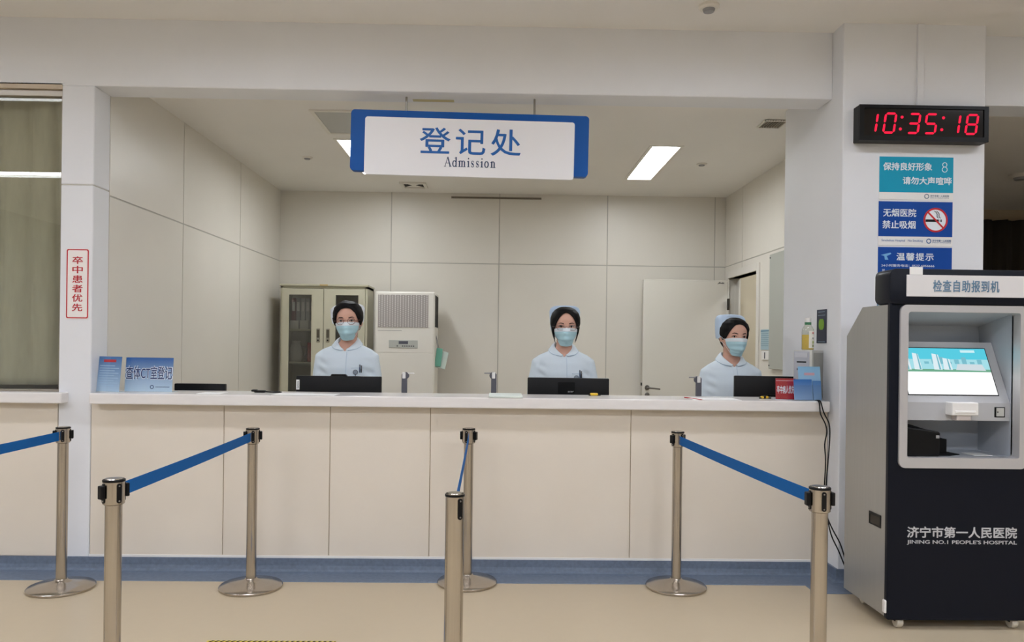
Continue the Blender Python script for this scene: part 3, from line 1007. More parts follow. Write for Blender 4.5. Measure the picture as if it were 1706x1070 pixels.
mb.build('front_shell', NAVY, t)
hd = MB().prism(rrect(-0.352, 0.352, 1.508, 1.672, 0.03), -0.014, 0.13, 'y', bev=0.004).build('header', NAVY, t, 40)
zb0, zb1 = P(1600, 495, YQ - 0.02).z, P(1600, 459, YQ - 0.02).z
MB().box(-0.276, 0.276, -0.018, -0.012, zb0, zb1, 0.001, 1).build('header_plate', mat('header_plate_white', (224, 222, 222), 0.45), hd)
text('lettering', '检查自助报到机', mat('header_blue_ink', (96, 130, 158), 0.5), 0.0, (zb0 + zb1) / 2, 112 * kq, 20 * kq, -0.018, hd, 0.012, spacing=1.12)
MB().box(-0.262, -0.202, -0.0165, -0.0135, zb1 + 0.001, zb1 + 0.036).build('sticker', PAPER, hd)
fr_o = rrect(-0.299, 0.299, 0.752, 1.506, 0.03)
fr_i = rrect(-0.262, 0.262, 0.80, 1.474, 0.012)
MB().ring(fr_o, fr_i, -0.012, 0.05, 'y').build('bay_frame', mat('bay_frame_silver', (200, 198, 198), 0.35, metal=0.4), t, 40)
BAY = mat('bay_grey_enamel', (176, 182, 190), 0.35)
mb = MB()
for s in (-1, 1):
    mb.box(min(s * 0.262, s * 0.267), max(s * 0.262, s * 0.267), 0.04, 0.33, 0.79, 1.48)
mb.box(-0.262, 0.262, 0.04, 0.33, 0.79, 0.80)
mb.prism([(0.04, 1.474), (0.30, 1.42), (0.30, 1.43), (0.04, 1.484)], -0.262, 0.262, 'x')
mb.box(-0.262, 0.262, 0.30, 0.31, 0.79, 1.43)
mb.build('bay_lining', BAY, t)
# tilted console with the screen
SLOPE = [(0.055, 1.052), (0.20, 1.338)]
mb = MB().prism([(0.055, 0.968), (0.055, 1.052), (0.20, 1.338), (0.30, 1.338), (0.30, 0.968)], -0.26, 0.26, 'x')
mb.build('console', mat('console_grey', (190, 192, 196), 0.35, metal=0.2), t)
ax = Vector((0, 0.145, 0.286))
L = ax.length
M = Matrix.Translation((0, SLOPE[0][0], SLOPE[0][1])) @ Matrix.Rotation(-math.atan2(0.145, 0.286), 4, 'X')
scr = MB().box(-0.217, 0.217, -0.003, 0.001, 0.036, 0.288, M=M).build('screen', BLACK, t)
def glow(name, x0, x1, z0, z1, c, s, lay, poly=None):
    e = emission('screen_' + name, c, s)
    mb = MB()
    if poly:
        mb.prism(poly, -0.0034 - lay * 0.0003, -0.003, 'y', M=M)
    else:
        mb.box(x0, x1, -0.0034 - lay * 0.0003, -0.003, z0, z1, M=M)
    mb.build('screen_picture', e, scr)
glow('white', -0.213, 0.213, 0.04, 0.158, (250, 252, 252), 1.15, 0)
glow('sky', -0.213, 0.213, 0.158, 0.284, (90, 205, 226), 1.0, 0)
glow('haze', -0.213, 0.213, 0.165, 0.225, (165, 222, 232), 1.0, 1)
glow('green', -0.213, 0.213, 0.158, 0.172, (120, 180, 150), 0.9, 2)
for i, (x0, x1, z1) in enumerate(((-0.213, -0.17, 0.262), (-0.155, -0.118, 0.258), (-0.06, -0.02, 0.255), (-0.012, 0.03, 0.232))):
    glow('tower', 0, 0, 0, 0, (222, 238, 244), 1.0, 3, [(x0, 0.17), (x1, 0.168), (x1 - 0.004, z1 - 0.006), (x0 + 0.006, z1)])
    glow('tower_shade', 0, 0, 0, 0, (120, 190, 205), 0.9, 4, [(x0 + 0.025, 0.17), (x0 + 0.033, 0.17), (x0 + 0.031, z1 - 0.006), (x0 + 0.026, z1 - 0.004)])
glow('block', 0, 0, 0, 0, (214, 226, 232), 0.95, 3, [(0.045, 0.168), (0.19, 0.165), (0.178, 0.198), (0.06, 0.2)])
for i in range(8):
    x = -0.1 + i * 0.037
    glow('skyline', x, x + 0.022, 0.2, 0.212 + 0.012 * ((i * 7) % 3), (130, 198, 214), 0.9, 2)
glow('cloud', 0.09, 0.16, 0.262, 0.275, (205, 240, 245), 1.0, 2)
# scanner, lock, card tray and printer
k2 = (YQ + 0.05) / F_PX
p = P(1600, 685, YQ + 0.04)
sc_ = MB().box(p.x - xc - 0.062, p.x - xc + 0.062, 0.0, 0.06, p.z - 0.018, 1.056, 0.004, 2).build('code_scanner', WHITE, t)
MB().box(p.x - xc - 0.034, p.x - xc + 0.034, 0.01, 0.06, p.z - 0.042, p.z - 0.015, 0.004, 2).build('scanner_window', mat('scanner_lens', (205, 196, 194), 0.3), sc_)
MB().box(p.x - xc - 0.048, p.x - xc + 0.048, -0.004, 0.002, p.z - 0.008, p.z + 0.004, 0.002, 1).build('scanner_lip', WHITE, sc_)
p = P(1665, 687, YQ + 0.055)
lk = MB().box(p.x - xc - 0.024, p.x - xc + 0.024, 0.05, 0.06, p.z - 0.024, p.z + 0.024, 0.001, 1).build('lock', BLACK, t)
MB().box(p.x - xc - 0.018, p.x - xc + 0.018, 0.047, 0.056, p.z - 0.019, p.z + 0.02, 0.001, 1).build('lock_face', mat('lock_silver', (190, 190, 185), 0.35), lk)
MB().ball((p.x - xc - 0.013, 0.047, p.z + 0.001), 0.003, 8).build('lock_key_hole', BLACK, lk)
pr = MB().prism([(-0.26, 0.802), (-0.085, 0.802), (-0.083, 0.91), (-0.09, 0.917), (-0.1, 0.918), (-0.26, 0.938)], 0.03, 0.22, 'y', bev=0.005).build('receipt_printer', BLACK, t)
MB().box(-0.105, -0.089, 0.026, 0.032, 0.886, 0.9, 0.001, 1).build('button', MGREY, pr)
MB().prism([(-0.26, 0.94), (-0.16, 0.922), (-0.11, 0.915), (-0.12, 0.92), (-0.2, 0.945), (-0.26, 0.955)], 0.08, 0.2, 'y').build('printer_lid', BLACK_MATTE, pr)
bx = MB().box(-0.085, 0.0, 0.12, 0.24, 0.802, 0.872, 0.002, 1).build('black_reader', BLACK_MATTE, t)
MB().prism([(-0.08, 0.06), (-0.02, 0.06), (0.05, 0.10), (0.03, 0.24), (-0.08, 0.24)], 0.801, 0.804, 'z').build('reader_mat', BLACK_MATTE, bx)
MB().box(0.1, 0.19, 0.07, 0.17, 0.8005, 0.803, 0.0005, 1).build('card_pad', mat('card_pad_white', (225, 228, 228), 0.4), t)
# lettering on the front, side handle, latch, castors
text('lettering', '济宁市第一人民医院', mat('kiosk_silver_ink', (196, 196, 198), 0.45), 2 * kq, P(1603, 887.5, YQ).z, 187 * kq, 19 * kq, -0.0003, t, 0.022, 0.0012)
text('lettering', "JINING NO.1 PEOPLE'S HOSPITAL", mat('kiosk_silver_ink', (196, 196, 198), 0.45), 2 * kq, P(1603, 904.5, YQ).z, 187 * kq, 8.2 * kq, -0.0003, t, 0.009, 0.0012)
xs = xc - 0.339
y0, y1 = xs / P(1448.5, 865, 1).x, xs / P(1468, 865, 1).x
z1_, z0_ = P(1460, 855, (y0 + y1) / 2).z, P(1460, 876, (y0 + y1) / 2).z
hdl = MB().ring([(y1 - YQ, z0_), (y0 - YQ, z0_), (y0 - YQ, z1_), (y1 - YQ, z1_)], [(y1 - YQ + 0.008, z0_ + 0.006), (y0 - YQ - 0.008, z0_ + 0.006), (y0 - YQ - 0.008, z1_ - 0.012), (y1 - YQ + 0.008, z1_ - 0.012)], -0.3425, -0.337, 'x').build('side_handle', BLACK, t)
MB().box(-0.34, -0.3385, y1 - YQ + 0.006, y0 - YQ - 0.006, z0_ + 0.005, z1_ - 0.01).build('handle_recess', mat('recess_brown', (62, 56, 48), 0.7), hdl)
MB().box(-0.349, -0.333, 0.004, 0.03, 0.075, 0.135, 0.003, 1).build('corner_latch', WHITE, t)
for x in (-0.27, 0.27):
    for y in (0.05, 0.38):
        cs = MB().box(x - 0.018, x + 0.018, y - 0.02, y + 0.02, 0.03, 0.06).build('caster', BLACK, t)
        MB().lathe([(0, -0.014), (0.026, -0.014), (0.029, -0.008), (0.029, 0.008), (0.026, 0.014), (0, 0.014)], seg=24, M=Matrix.Translation((x, y - 0.012, 0.029)) @ Matrix.Rotation(PI / 2, 4, 'Y')).build('wheel', mat('castor_beige', (196, 188, 172), 0.5), cs, 40)

# power cables from the counter end down behind the machine
for i, (ptsp, lab) in enumerate(((((1358, 668), (1366, 690), (1376, 707), (1378, 722), (1373, 740), (1376, 765), (1374, 800), (1372, 830), (1376, 858), (1388, 885), (1400, 905), (1407, 928), (1410, 940)), 'left one of two black cables hanging from the counter end'),
                             (((1361, 668), (1372, 688), (1382, 705), (1383, 725), (1380, 765), (1376, 805), (1376, 850), (1384, 893), (1396, 915), (1404, 935), (1410, 950)), 'right one of two black cables hanging from the counter end'))):
    pts = []
    for j, (px, py) in enumerate(ptsp):
        Y = YT - 0.012 - 0.004 * i if j > 0 else YT + 0.03
        if px > 1383:
            Y = 4.235
        pts.append(P(px, py, Y))
    pts[0].z = 1.005
    pts.insert(1, Vector((pts[0].x + 0.004, YT - 0.006, 1.006)))
    pts.insert(2, Vector((pts[0].x + 0.008, YT - 0.014, 0.985)))
    o = Vector(pts[len(pts) // 2])
    sm = []
    for a, b in zip(pts, pts[1:]):
        for q in range(4):
            sm.append(a.lerp(b, q / 4))
    sm.append(pts[-1])
    for _ in range(3):
        sm = [sm[0]] + [(sm[j - 1] + sm[j] * 2 + sm[j + 1]) / 4 for j in range(1, len(sm) - 1)] + [sm[-1]]
    tag(MB().tube(sm, 0.0035, 8).build('power_cable', BLACK, None, 180), lab, 'cable', 'cables at the counter end')

# ------------------------------------------------------------------ room furniture
# steel cabinet with two glazed doors
YC = 7.70
x0, x1 = P(466, 560, YC).x, P(611, 560, YC).x
zt_ = P(540, 477, YC).z
W, D = x1 - x0, 0.40
t = thing('filing_cabinet', 'tall grey green steel cabinet with two glazed doors in the back left corner', 'cabinet', ((x0 + x1) / 2, YC, 0))
hw = W / 2
mb = MB()
mb.box(-hw, -hw + 0.02, 0.02, D, 0, zt_).box(hw - 0.02, hw, 0.02, D, 0, zt_).box(-hw, hw, 0.02, D, zt_ - 0.02, zt_).box(-hw, hw, 0.02, D, 0, 0.06).box(-hw, hw, D - 0.015, D, 0, zt_)
mb.box(-0.012, 0.012, 0.03, D, 0.06, zt_)
mb.box(-hw - 0.008, hw + 0.008, -0.004, D, zt_, zt_ + 0.02, 0.003, 1)
mb.build('body', CAB, t)
zsh = [P(500, 549.5, YC).z, P(500, 604.5, YC).z, 0.75]
for z in zsh:
    MB().box(-hw + 0.02, hw - 0.02, 0.03, D - 0.015, z - 0.012, z + 0.008).build('shelf', CAB, t)
zg1 = P(500, 491, YC).z
CGLASS = thin_glass('cabinet_glass', (214, 214, 210), 0.05)
for s in (-1, 1):
    a0, a1 = (-hw + 0.022, -0.003) if s < 0 else (0.003, hw - 0.022)
    bo, bi = 0.065, 0.12
    g0, g1 = (a0 + bo, a1 - bi + 0.005) if s < 0 else (a0 + bi - 0.005, a1 - bo)
    dr = MB().ring([(a0, 0.065), (a1, 0.065), (a1, zt_ - 0.025), (a0, zt_ - 0.025)], [(g0, 0.75), (g1, 0.75), (g1, zg1), (g0, zg1)], 0.0, 0.02, 'y').build('door', CAB, t)
    MB().ring([(g0 - 0.012, 0.74), (g1 + 0.012, 0.74), (g1 + 0.012, zg1 + 0.012), (g0 - 0.012, zg1 + 0.012)], [(g0, 0.75), (g1, 0.75), (g1, zg1), (g0, zg1)], -0.004, 0.001, 'y').build('glazing_bead', CAB, dr)
    MB().box(g0, g1, 0.008, 0.012, 0.75, zg1).build('glass', CGLASS, dr)
    hx = -0.05 if s < 0 else 0.045
    zh = P(545, 558, YC).z
    MB().box(hx - 0.018, hx + 0.018, -0.006, 0.001, zh - 0.075, zh + 0.06, 0.004, 1).build('handle', mat('handle_chrome', (170, 165, 150), 0.3, metal=0.8), dr)
    MB().box(hx - 0.012, hx + 0.012, -0.009, -0.005, zh - 0.03, zh + 0.05, 0.004, 1).build('handle_grip', mat('handle_brown', (86, 80, 66), 0.4), dr)
    MB().lathe([(0, 0), (0.008, 0), (0.008, 0.006), (0, 0.006)], M=Matrix.Translation((hx, -0.003, zh - 0.055)) @ Matrix.Rotation(PI / 2, 4, 'X'), seg=16).build('lock', BLACK, dr)
MB().box(-0.04, 0.04, -0.007, -0.003, zt_ + 0.003, zt_ + 0.018).build('name_plate', mat('brass_plate', (186, 160, 110), 0.4), t)
# things behind the glass
cxw = t.location.x
bcols = [((120, 62, 66), 'dark red'), ((150, 150, 155), 'light grey'), ((205, 206, 208), 'white'), ((198, 200, 204), 'pale'), ((140, 135, 138), 'grey'), ((104, 96, 98), 'dark grey')]
x = cxw - hw + 0.09
for i, (cc, nm) in enumerate(bcols):
    b = thing('ring_binder', '%s ring binder standing behind the left glass door, %s on the top shelf' % (nm, ['leftmost', 'second', 'third', 'fourth', 'fifth', 'rightmost'][i]), 'binder', (x + 0.022, YC + 0.08, zsh[0] + 0.008), 0, 'binders in the glazed cabinet')
    MB().box(-0.02, 0.02, 0, 0.26, 0, 0.31, 0.003, 1).build('cover', mat('binder_' + nm.replace(' ', '_'), cc, 0.5), b)
    MB().box(-0.013, 0.013, -0.001, 0.001, 0.18, 0.27).build('spine_label', PAPER, b)
    x += 0.047
for i in range(3):
    b = thing('white_box', 'small white carton on the shelf behind the left glass door, %s' % ['left one', 'middle one', 'right one'][i], 'box', (cxw - hw + 0.13 + i * 0.1, YC + 0.05, zsh[0] + 0.008), 0, 'white cartons in the glazed cabinet')
    MB().box(-0.042, 0.042, -0.014, 0.015, 0, 0.085, 0.004, 1).build('carton', mat('carton_white', (214, 212, 206), 0.6), b)
b = thing('white_pot', 'white curved jug on the middle cabinet shelf behind glass', 'jug', (cxw - hw + 0.125, YC + 0.15, zsh[1] + 0.008))
MB().lathe([(0, 0), (0.06, 0), (0.075, 0.06), (0.06, 0.14), (0.04, 0.19), (0.048, 0.21), (0, 0.21)], seg=24).build('jug_body', mat('jug_white', (186, 184, 178), 0.5), b, 40)
MB().tube([(0.06, 0, 0.15), (0.1, 0, 0.14), (0.1, 0, 0.07), (0.07, 0, 0.05)], 0.008).build('handle', mat('jug_white', (186, 184, 178), 0.5), b, 60)
for i in range(3):
    tag(MB().ball((cxw - 0.215 + 0.074 * i, YC + 0.28, zsh[1] + 0.05), (0.035, 0.05, 0.045), 14).build('plastic_bag', mat('bag_white', (150, 146, 140), 0.5), None, 180), 'crumpled pale plastic bag on the middle cabinet shelf, %s' % ['left one', 'middle one', 'right one'][i], 'bag', 'bags in the glazed cabinet')
tag(MB().box(cxw - 0.17, cxw - 0.11, YC + 0.06, YC + 0.2, zsh[1] + 0.008, zsh[1] + 0.2, 0.006, 2).build('red_package', mat('package_red', (190, 62, 66), 0.5)), 'red package on the middle cabinet shelf at the door edge', 'package')

# floor standing air conditioner
YA_ = 7.50
ka = YA_ / F_PX
x0, x1 = P(624.5, 560, YA_).x, P(724, 560, YA_).x
zt_ = P(672, 486, YA_).z
t = thing('air_conditioner', 'white floor standing air conditioner with a grey perforated grille', 'air conditioner', ((x0 + x1) / 2, YA_, 0))
hw = (x1 - x0) / 2
MB().box(-hw, hw, 0.0, 0.45, 0.0, zt_, 0.012, 3).build('body', OFFWHITE, t, 40)
zs_ = P(672, 588, YA_).z
MB().box(-hw + 0.012, hw - 0.012, -0.004, 0.002, 0.05, zs_ - 0.002, 0.002, 1).build('lower_panel', OFFWHITE, t)
MB().box(-hw + 0.012, hw - 0.012, -0.004, 0.002, zs_ + 0.002, zt_ - 0.01, 0.002, 1).build('upper_panel', OFFWHITE, t)
gx0, gx1 = P(630, 520, YA_).x - t.location.x, P(713.5, 520, YA_).x - t.location.x
gz0, gz1 = P(672, 545.5, YA_).z, P(672, 491.5, YA_).z
gr = MB().box(gx0, gx1, -0.008, 0.0, gz0, gz1).build('grille', mat('grille_grey', (158, 152, 148), 0.55), t)
mb = MB()
nc, nr = 19, 17
for i in range(nc):
    for j in range(nr):
        cx = gx0 + (i + 0.5) / nc * (gx1 - gx0)
        cz = gz0 + (j + (0.25 if i % 2 else 0.75)) / nr * (gz1 - gz0)
        mb.prism([(cx - 0.005, cz), (cx, cz - 0.009), (cx + 0.005, cz), (cx, cz + 0.009)], -0.0095, -0.0075, 'y')
mb.build('grille_pattern', mat('grille_light', (214, 208, 204), 0.55), gr)
dx0, dx1 = P(648, 573, YA_).x - t.location.x, P(696, 573, YA_).x - t.location.x
dz0, dz1 = P(672, 580, YA_).z, P(672, 567, YA_).z
ds = MB().box(dx0, dx1, -0.009, -0.003, dz0, dz1, 0.002, 1).build('control_panel', mat('control_grey', (182, 184, 178), 0.4), t)
MB().box(dx0 + 0.095, dx0 + 0.185, -0.0105, -0.008, dz0 + 0.038, dz1 - 0.008).build('display', mat('display_dark', (78, 80, 92), 0.3), ds)
for i in range(7):
    x = dx0 + 0.075 + i * 0.021 + (0.03 if i else 0)
    MB().box(x, x + 0.014, -0.0105, -0.008, dz0 + 0.014, dz0 + 0.024).build('button', mat('button_dark', (70, 70, 72), 0.5), ds)
MB().box(gx0, gx0 + 0.23, -0.006, -0.003, gz0 - 0.036, gz0 - 0.028).build('badge_line', mat('faint_grey_print', (186, 182, 176), 0.5), t)
MB().box(hw - 0.004, hw + 0.003, 0.03, 0.38, P(727, 545, YA_).z, P(727, 492, YA_).z).build('side_slot', BLACK_MATTE, t)
# mint packet hanging on its side
c = P(735, 597, 7.62)
t2 = thing('mask_packet', 'mint and white packet hanging on the air conditioner side', 'packet', c)
MB().box(-0.055, 0.005, -0.02, -0.005, -0.085, 0.095, 0.004, 1, M=Matrix.Rotation(0.12, 4, 'Y')).build('mint_sheet', mat('mint', (120, 190, 170), 0.5), t2)
MB().box(-0.04, 0.06, 0.0, 0.01, -0.1, 0.07, 0.003, 1, M=Matrix.Rotation(0.2, 4, 'Y')).build('white_sheet', mat('packet_white', (205, 220, 214), 0.5), t2)
MB().tube([(-0.035, -0.005, 0.08), (-0.05, -0.005, 0.2), (-0.05, -0.005, 0.22), (-0.02, -0.005, 0.08)], 0.0025).build('string', MGREY, t2)

# open door leaf against the back wall
Yd = 7.975
x0, x1 = P(1071, 560, Yd).x, XR - 0.015
zt_ = P(1140, 466.5, Yd).z
dr = struct(MB().box(x0, x1, Yd, Yd + 0.04, 0.01, zt_, 0.003, 1).build('door_1', mat('door_white', (222, 218, 208), 0.4)), 'white door standing open against the back wall')
p = P(1078, 646, Yd)
CHR = mat('door_chrome', (120, 116, 110), 0.3, metal=0.8)
h_ = MB().lathe([(0, 0), (0.026, 0), (0.026, 0.008), (0.022, 0.012), (0, 0.012)], seg=24, M=Matrix.Translation((p.x, Yd, p.z)) @ Matrix.Rotation(PI / 2, 4, 'X'))
h_.tube([(p.x, Yd - 0.01, p.z), (p.x, Yd - 0.05, p.z), (p.x + 0.015, Yd - 0.055, p.z), (p.x + 0.125, Yd - 0.052, p.z - 0.012)], [0.009, 0.009, 0.009, 0.008])
h_.build('door_handle', CHR, dr, 40)
p2 = P(1078, 658, Yd)
MB().lathe([(0, 0), (0.024, 0), (0.024, 0.008), (0.01, 0.014), (0, 0.014)], seg=24, M=Matrix.Translation((p2.x, Yd, p2.z)) @ Matrix.Rotation(PI / 2, 4, 'X')).build('door_lock', CHR, dr, 40)
MB().box(x0 - 0.012, x0 - 0.002, Yd, Yd + 0.03, p.z + 0.02, p.z + 0.05).build('latch', BLACK, dr)
p = P(1201, 472, Yd)
text('maker_mark', 'Jixin', BLACK_MATTE, p.x, p.z, 0.07, 0.022, Yd, dr, 0.03, shear=0.4)
for zz in (P(1216, 507, 7.9).z, 0.3):
    MB().box(XR - 0.03, XR - 0.008, Yd - 0.045, Yd - 0.02, zz - 0.06, zz + 0.06, 0.003, 1).build('hinge', mat('hinge_dark', (70, 66, 60), 0.4, metal=0.6), dr)
# door frame and the lobby behind it
FRM = mat('door_frame_white', (224, 220, 212), 0.45)
mb = MB()
for ya, yb in ((DY0 - 0.07, DY0), (DY1, DY1 + 0.06)):
    mb.box(XR - 0.014, XR + 0.12, ya, yb, 0, DZ + 0.07, 0.003, 1)
mb.box(XR - 0.014, XR + 0.12, DY0, DY1, DZ, DZ + 0.07, 0.003, 1)
struct(mb.build('trim_4', FRM), 'white frame of the open side doorway')
LOB = mat('lobby_wall', (214, 204, 182), 0.6)
struct(MB().box(XR + 0.1, XR + 1.0, DY1 + 0.06, DY1 + 0.1, 0, 2.9).box(XR + 1.0, XR + 1.04, 6.4, DY1 + 0.1, 0, 2.9).box(XR + 0.1, XR + 1.0, 6.36, 6.4, 0, 2.9).build('wall_lobby', LOB))
struct(MB().box(XR + 0.1, XR + 1.04, 6.36, DY1 + 0.1, 2.5, 2.54).build('ceiling_lobby', CEIL))
struct(MB().box(XR + 0.45, XR + 0.99, DY1 + 0.01, DY1 + 0.055, 0, 2.05, 0.003, 1).build('door_2', mat('tan_door', (170, 152, 118), 0.5)), 'tan door in the lobby beyond the open doorway')

t = thing('added_lobby_lamp', 'unseen round lamp added to brighten the lobby beyond the open doorway', 'ceiling light', (XR + 0.55, 7.35, 2.5))  # extra light source, hidden from the camera, added to brighten the lobby
MB().lathe([(0, 0), (0.17, 0), (0.17, -0.03), (0.155, -0.03), (0.155, -0.012), (0, -0.012)], seg=32).build('rim', OFFWHITE, t, 40)
MB().lathe([(0, -0.013), (0.15, -0.013), (0.15, -0.02), (0, -0.02)], seg=32).build('diffuser', LAMP_ROOM, t)

# on the side wall: notice, switch, grey box
c = Vector((XR, 6.86, 0))
za, zb_ = P(1279, 549, 6.86).z, P(1279, 583, 6.86).z
t = thing('wall_notice', 'pale blue notice on the side wall beside the doorway', 'notice', (XR, 6.84, (za + zb_) / 2), -PI / 2)
hh = (za - zb_) / 2
MB().box(-0.14, 0.14, -0.006, 0, -hh, hh).build('card', mat('notice_pale_blue', (164, 190, 200), 0.5), t)
MB().box(-0.135, 0.135, -0.0075, -0.005, hh - 0.018, hh - 0.01).build('heading', mat('notice_blue_ink', (70, 120, 150), 0.5), t)
for i in range(7):
    MB().box(-0.12, 0.06 + 0.03 * (i % 3), -0.0075, -0.005, hh - 0.04 - i * 0.018, hh - 0.036 - i * 0.018).build('text_line', mat('notice_ink', (110, 140, 155), 0.5), t)
za, zb_ = P(1279, 585, 6.86).z, P(1279, 600, 6.86).z
t = thing('light_switch', 'white wall switch with dark slot under the pale blue notice', 'switch', (XR, 6.86, (za + zb_) / 2), -PI / 2)
MB().box(-0.08, 0.14, -0.012, 0, -0.04, 0.04, 0.003, 1).build('plate', WHITE, t)
MB().box(0.0, 0.02, -0.015, -0.011, -0.028, 0.028, 0.001, 1).build('card_slot', DGREY, t)
za, zb_ = P(1300, 420, 6.5).z, P(1300, 616, 6.5).z
t = thing('electric_box', 'tall flat grey metal box on the side wall by the column', 'distribution box', (XR - 0.002, 6.42, zb_), -PI / 2)
MB().box(-0.28, 0.28, -0.03, 0, 0, za - zb_, 0.004, 1).build('cover', mat('grey_box_enamel', (172, 174, 166), 0.45), t)
for x in (-0.26, 0.26):
    for z in (0.03, za - zb_ - 0.03):
        MB().ball((x, -0.031, z), 0.006, 8).build('screw', DGREY, t)

# dark curtain in the dim corridor
rows = []
for j in range(13):
    z = 0.05 + (P(1680, 367, 9.1).z - 0.05) * j / 12
    rows.append([(5.2 + 0.0118 * i, 9.1 + 0.04 * math.sin(i * 0.35) + 0.012 * math.sin(i * 0.9), z) for i in range(150)])
tag(MB().grid(rows, 0.004).build('dark_curtain', mat('dark_brown_curtain', (62, 56, 50), 0.9), None, 180), 'dark curtain at the end of the dim corridor at far right', 'curtain')

# ------------------------------------------------------------------ screens on the work desk
DESK = 0.76
YM = 4.80
km = YM / F_PX
def monitor(name, label, cx, y, w, ztop, h, rz, y_tilt=0.0):
    t = thing(name, label, 'monitor', (cx, y, DESK), rz)
    z1 = ztop - DESK
    MB().box(-w / 2, w / 2, 0.0, 0.035, z1 - h, z1, 0.006, 2).build('shell', BLACK, t, 40)
    MB().box(-w / 2 + 0.012, w / 2 - 0.012, 0.034, 0.037, z1 - h + 0.02, z1 - 0.012).build('screen', mat('screen_dark', (10, 12, 18), 0.1), t)
    MB().box(-0.035, 0.035, -0.03, -0.002, 0.012, z1 - h * 0.35, 0.004, 1).build('stand', BLACK_MATTE, t)
    MB().box(-0.12, 0.12, -0.1, 0.09, 0.0005, 0.012, 0.004, 1).build('foot', BLACK_MATTE, t)
    return t, z1


p0, p1 = P(493, 640, YM), P(635, 640, YM)
t, z1 = monitor('desktop_monitor', 'black computer monitor with white tag in front of the nurse with round glasses', (p0.x + p1.x) / 2, YM, p1.x - p0.x, P(565, 627, YM).z, 0.33, 0)
w = p1.x - p0.x
pz = P(545, 640, YM).x
ox_ = t.location.x
MB().prism([(P(550, 627, YM).x - ox_, z1 - 0.002), (P(579, 627, YM).x - ox_, z1 - 0.002), (P(575, 627, YM).x - ox_, z1 + 0.012), (P(552, 627, YM).x - ox_, z1 + 0.012)], 0.002, 0.03, 'y').build('webcam_hump', BLACK, t)
MB().box(-w / 2 + 0.002, -w / 2 + 0.022, -0.002, 0.001, z1 - 0.085, z1 - 0.024).build('side_tag', PAPER, t)
text('logo', 'Lenovo', BLACK, 0, 0, 0.044, 0.010, -0.002, t, 0.02, 0.0006, M=Matrix.Translation((-w / 2 + 0.012, 0, z1 - 0.0545)) @ Matrix.Rotation(-PI / 2, 4, 'Y'))
text('small_logo', 'hp', mat('logo_grey', (150, 150, 150), 0.4), w / 2 - 0.13, z1 - 0.108, 0.03, 0.009, 0.0, t, 0.0, 0.0008)
p0, p1 = P(879, 645, YM), P(1015, 645, YM)
t, z1 = monitor('desktop_monitor', 'black computer monitor in front of the middle nurse', (p0.x + p1.x) / 2, YM, p1.x - p0.x, P(946, 630, YM).z, 0.31, 0)
text('logo', 'acer', mat('logo_grey', (150, 150, 150), 0.4), P(951, 640, YM).x - t.location.x, z1 - 0.085, 0.037, 0.009, -0.0013, t, 0.03, 0.0008, shear=0.2)
MB().box(-0.065, 0.04, -0.0012, 0.001, z1 - 0.1, z1 - 0.026, 0.0005, 1).build('rear_plate', BLACK_MATTE, t)
p0, p1 = P(1236, 645, YM + 0.02), P(1352, 645, YM - 0.08)
t, z1 = monitor('desktop_monitor', 'black computer monitor beside the right nurse behind the red sign', (p0.x + p1.x) / 2 - 0.02, YM - 0.015, 0.46, P(1290, 627, YM).z, 0.32, -0.12)
# low black device at left
p0, p1 = P(290, 645, YM), P(375, 645, YM)
t, z1 = monitor('desktop_monitor', 'low black monitor top showing behind the blue sign at left', (p0.x + p1.x) / 2, YM, p1.x - p0.x, P(330, 639.5, YM).z, 0.22, 0)

# slim grey camera posts
for px, pt, s, lab in ((674, 620, 1, 'slim grey desk camera post between the air conditioner and left monitor'), (823, 620, -1, 'slim grey desk camera post in the middle of the counter'), (1164, 627, -1, 'slim grey desk camera post beside the right nurse')):
    p = P(px, pt, YM)
    t = thing('camera_post', lab, 'desk camera', (p.x, YM, DESK), 0, 'desk cameras behind the counter')
    hz = p.z - DESK
    MB().box(-0.017, 0.017, -0.012, 0.012, 0.012, hz - 0.012, 0.004, 2).build('post', DGREY, t, 40)
    MB().box(-0.06, 0.06, -0.06, 0.08, 0.0005, 0.012, 0.004, 1).build('foot', DGREY, t)
    MB().lathe([(0, -0.013), (0.022, -0.013), (0.022, 0.013), (0, 0.013)], seg=24, M=Matrix.Translation((0.006 * s, 0, hz - 0.022)) @ Matrix.Rotation(PI / 2, 4, 'X')).build('joint', DGREY, t, 40)
    MB().box(-0.01 - 0.002, 0.01 - 0.002, -0.016, 0.014, hz - 0.04, hz - 0.001, 0.002, 1).build('joint_cover', WHITE, t)
    MB().box(min(0.01 * s, 0.06 * s), max(0.01 * s, 0.06 * s), -0.008, 0.008, hz - 0.012, hz - 0.004, 0.002, 1, M=Matrix.Rotation(0, 4, 'Y')).build('arm', MGREY if s < 0 else WHITE, t)

# ------------------------------------------------------------------ things on the counter top
ZT = 1.0
def acrylic(name, label, cx, y, w, h, rz, face, lean=0.1):
    t = thing(name, label, 'table sign', (cx, y, ZT), rz)
    M = Matrix.Rotation(-lean, 4, 'X')
    MB().box(-w / 2, w / 2, -0.004, 0.0, 0.004, h, 0.0008, 1, M=M).build('card', face, t)
    MB().box(-w / 2 - 0.002, w / 2 + 0.002, -0.006, -0.0045, 0.003, h + 0.002, M=M).build('acrylic_front', thin_glass('acrylic_clear', (252, 253, 254), 0.01), t)
    MB().box(-w / 2 - 0.002, w / 2 + 0.002, -0.006, 0.07, 0.0005, 0.0035).build('acrylic_foot', mat('acrylic_edge', (214, 224, 230), 0.2), t)
    return t, M


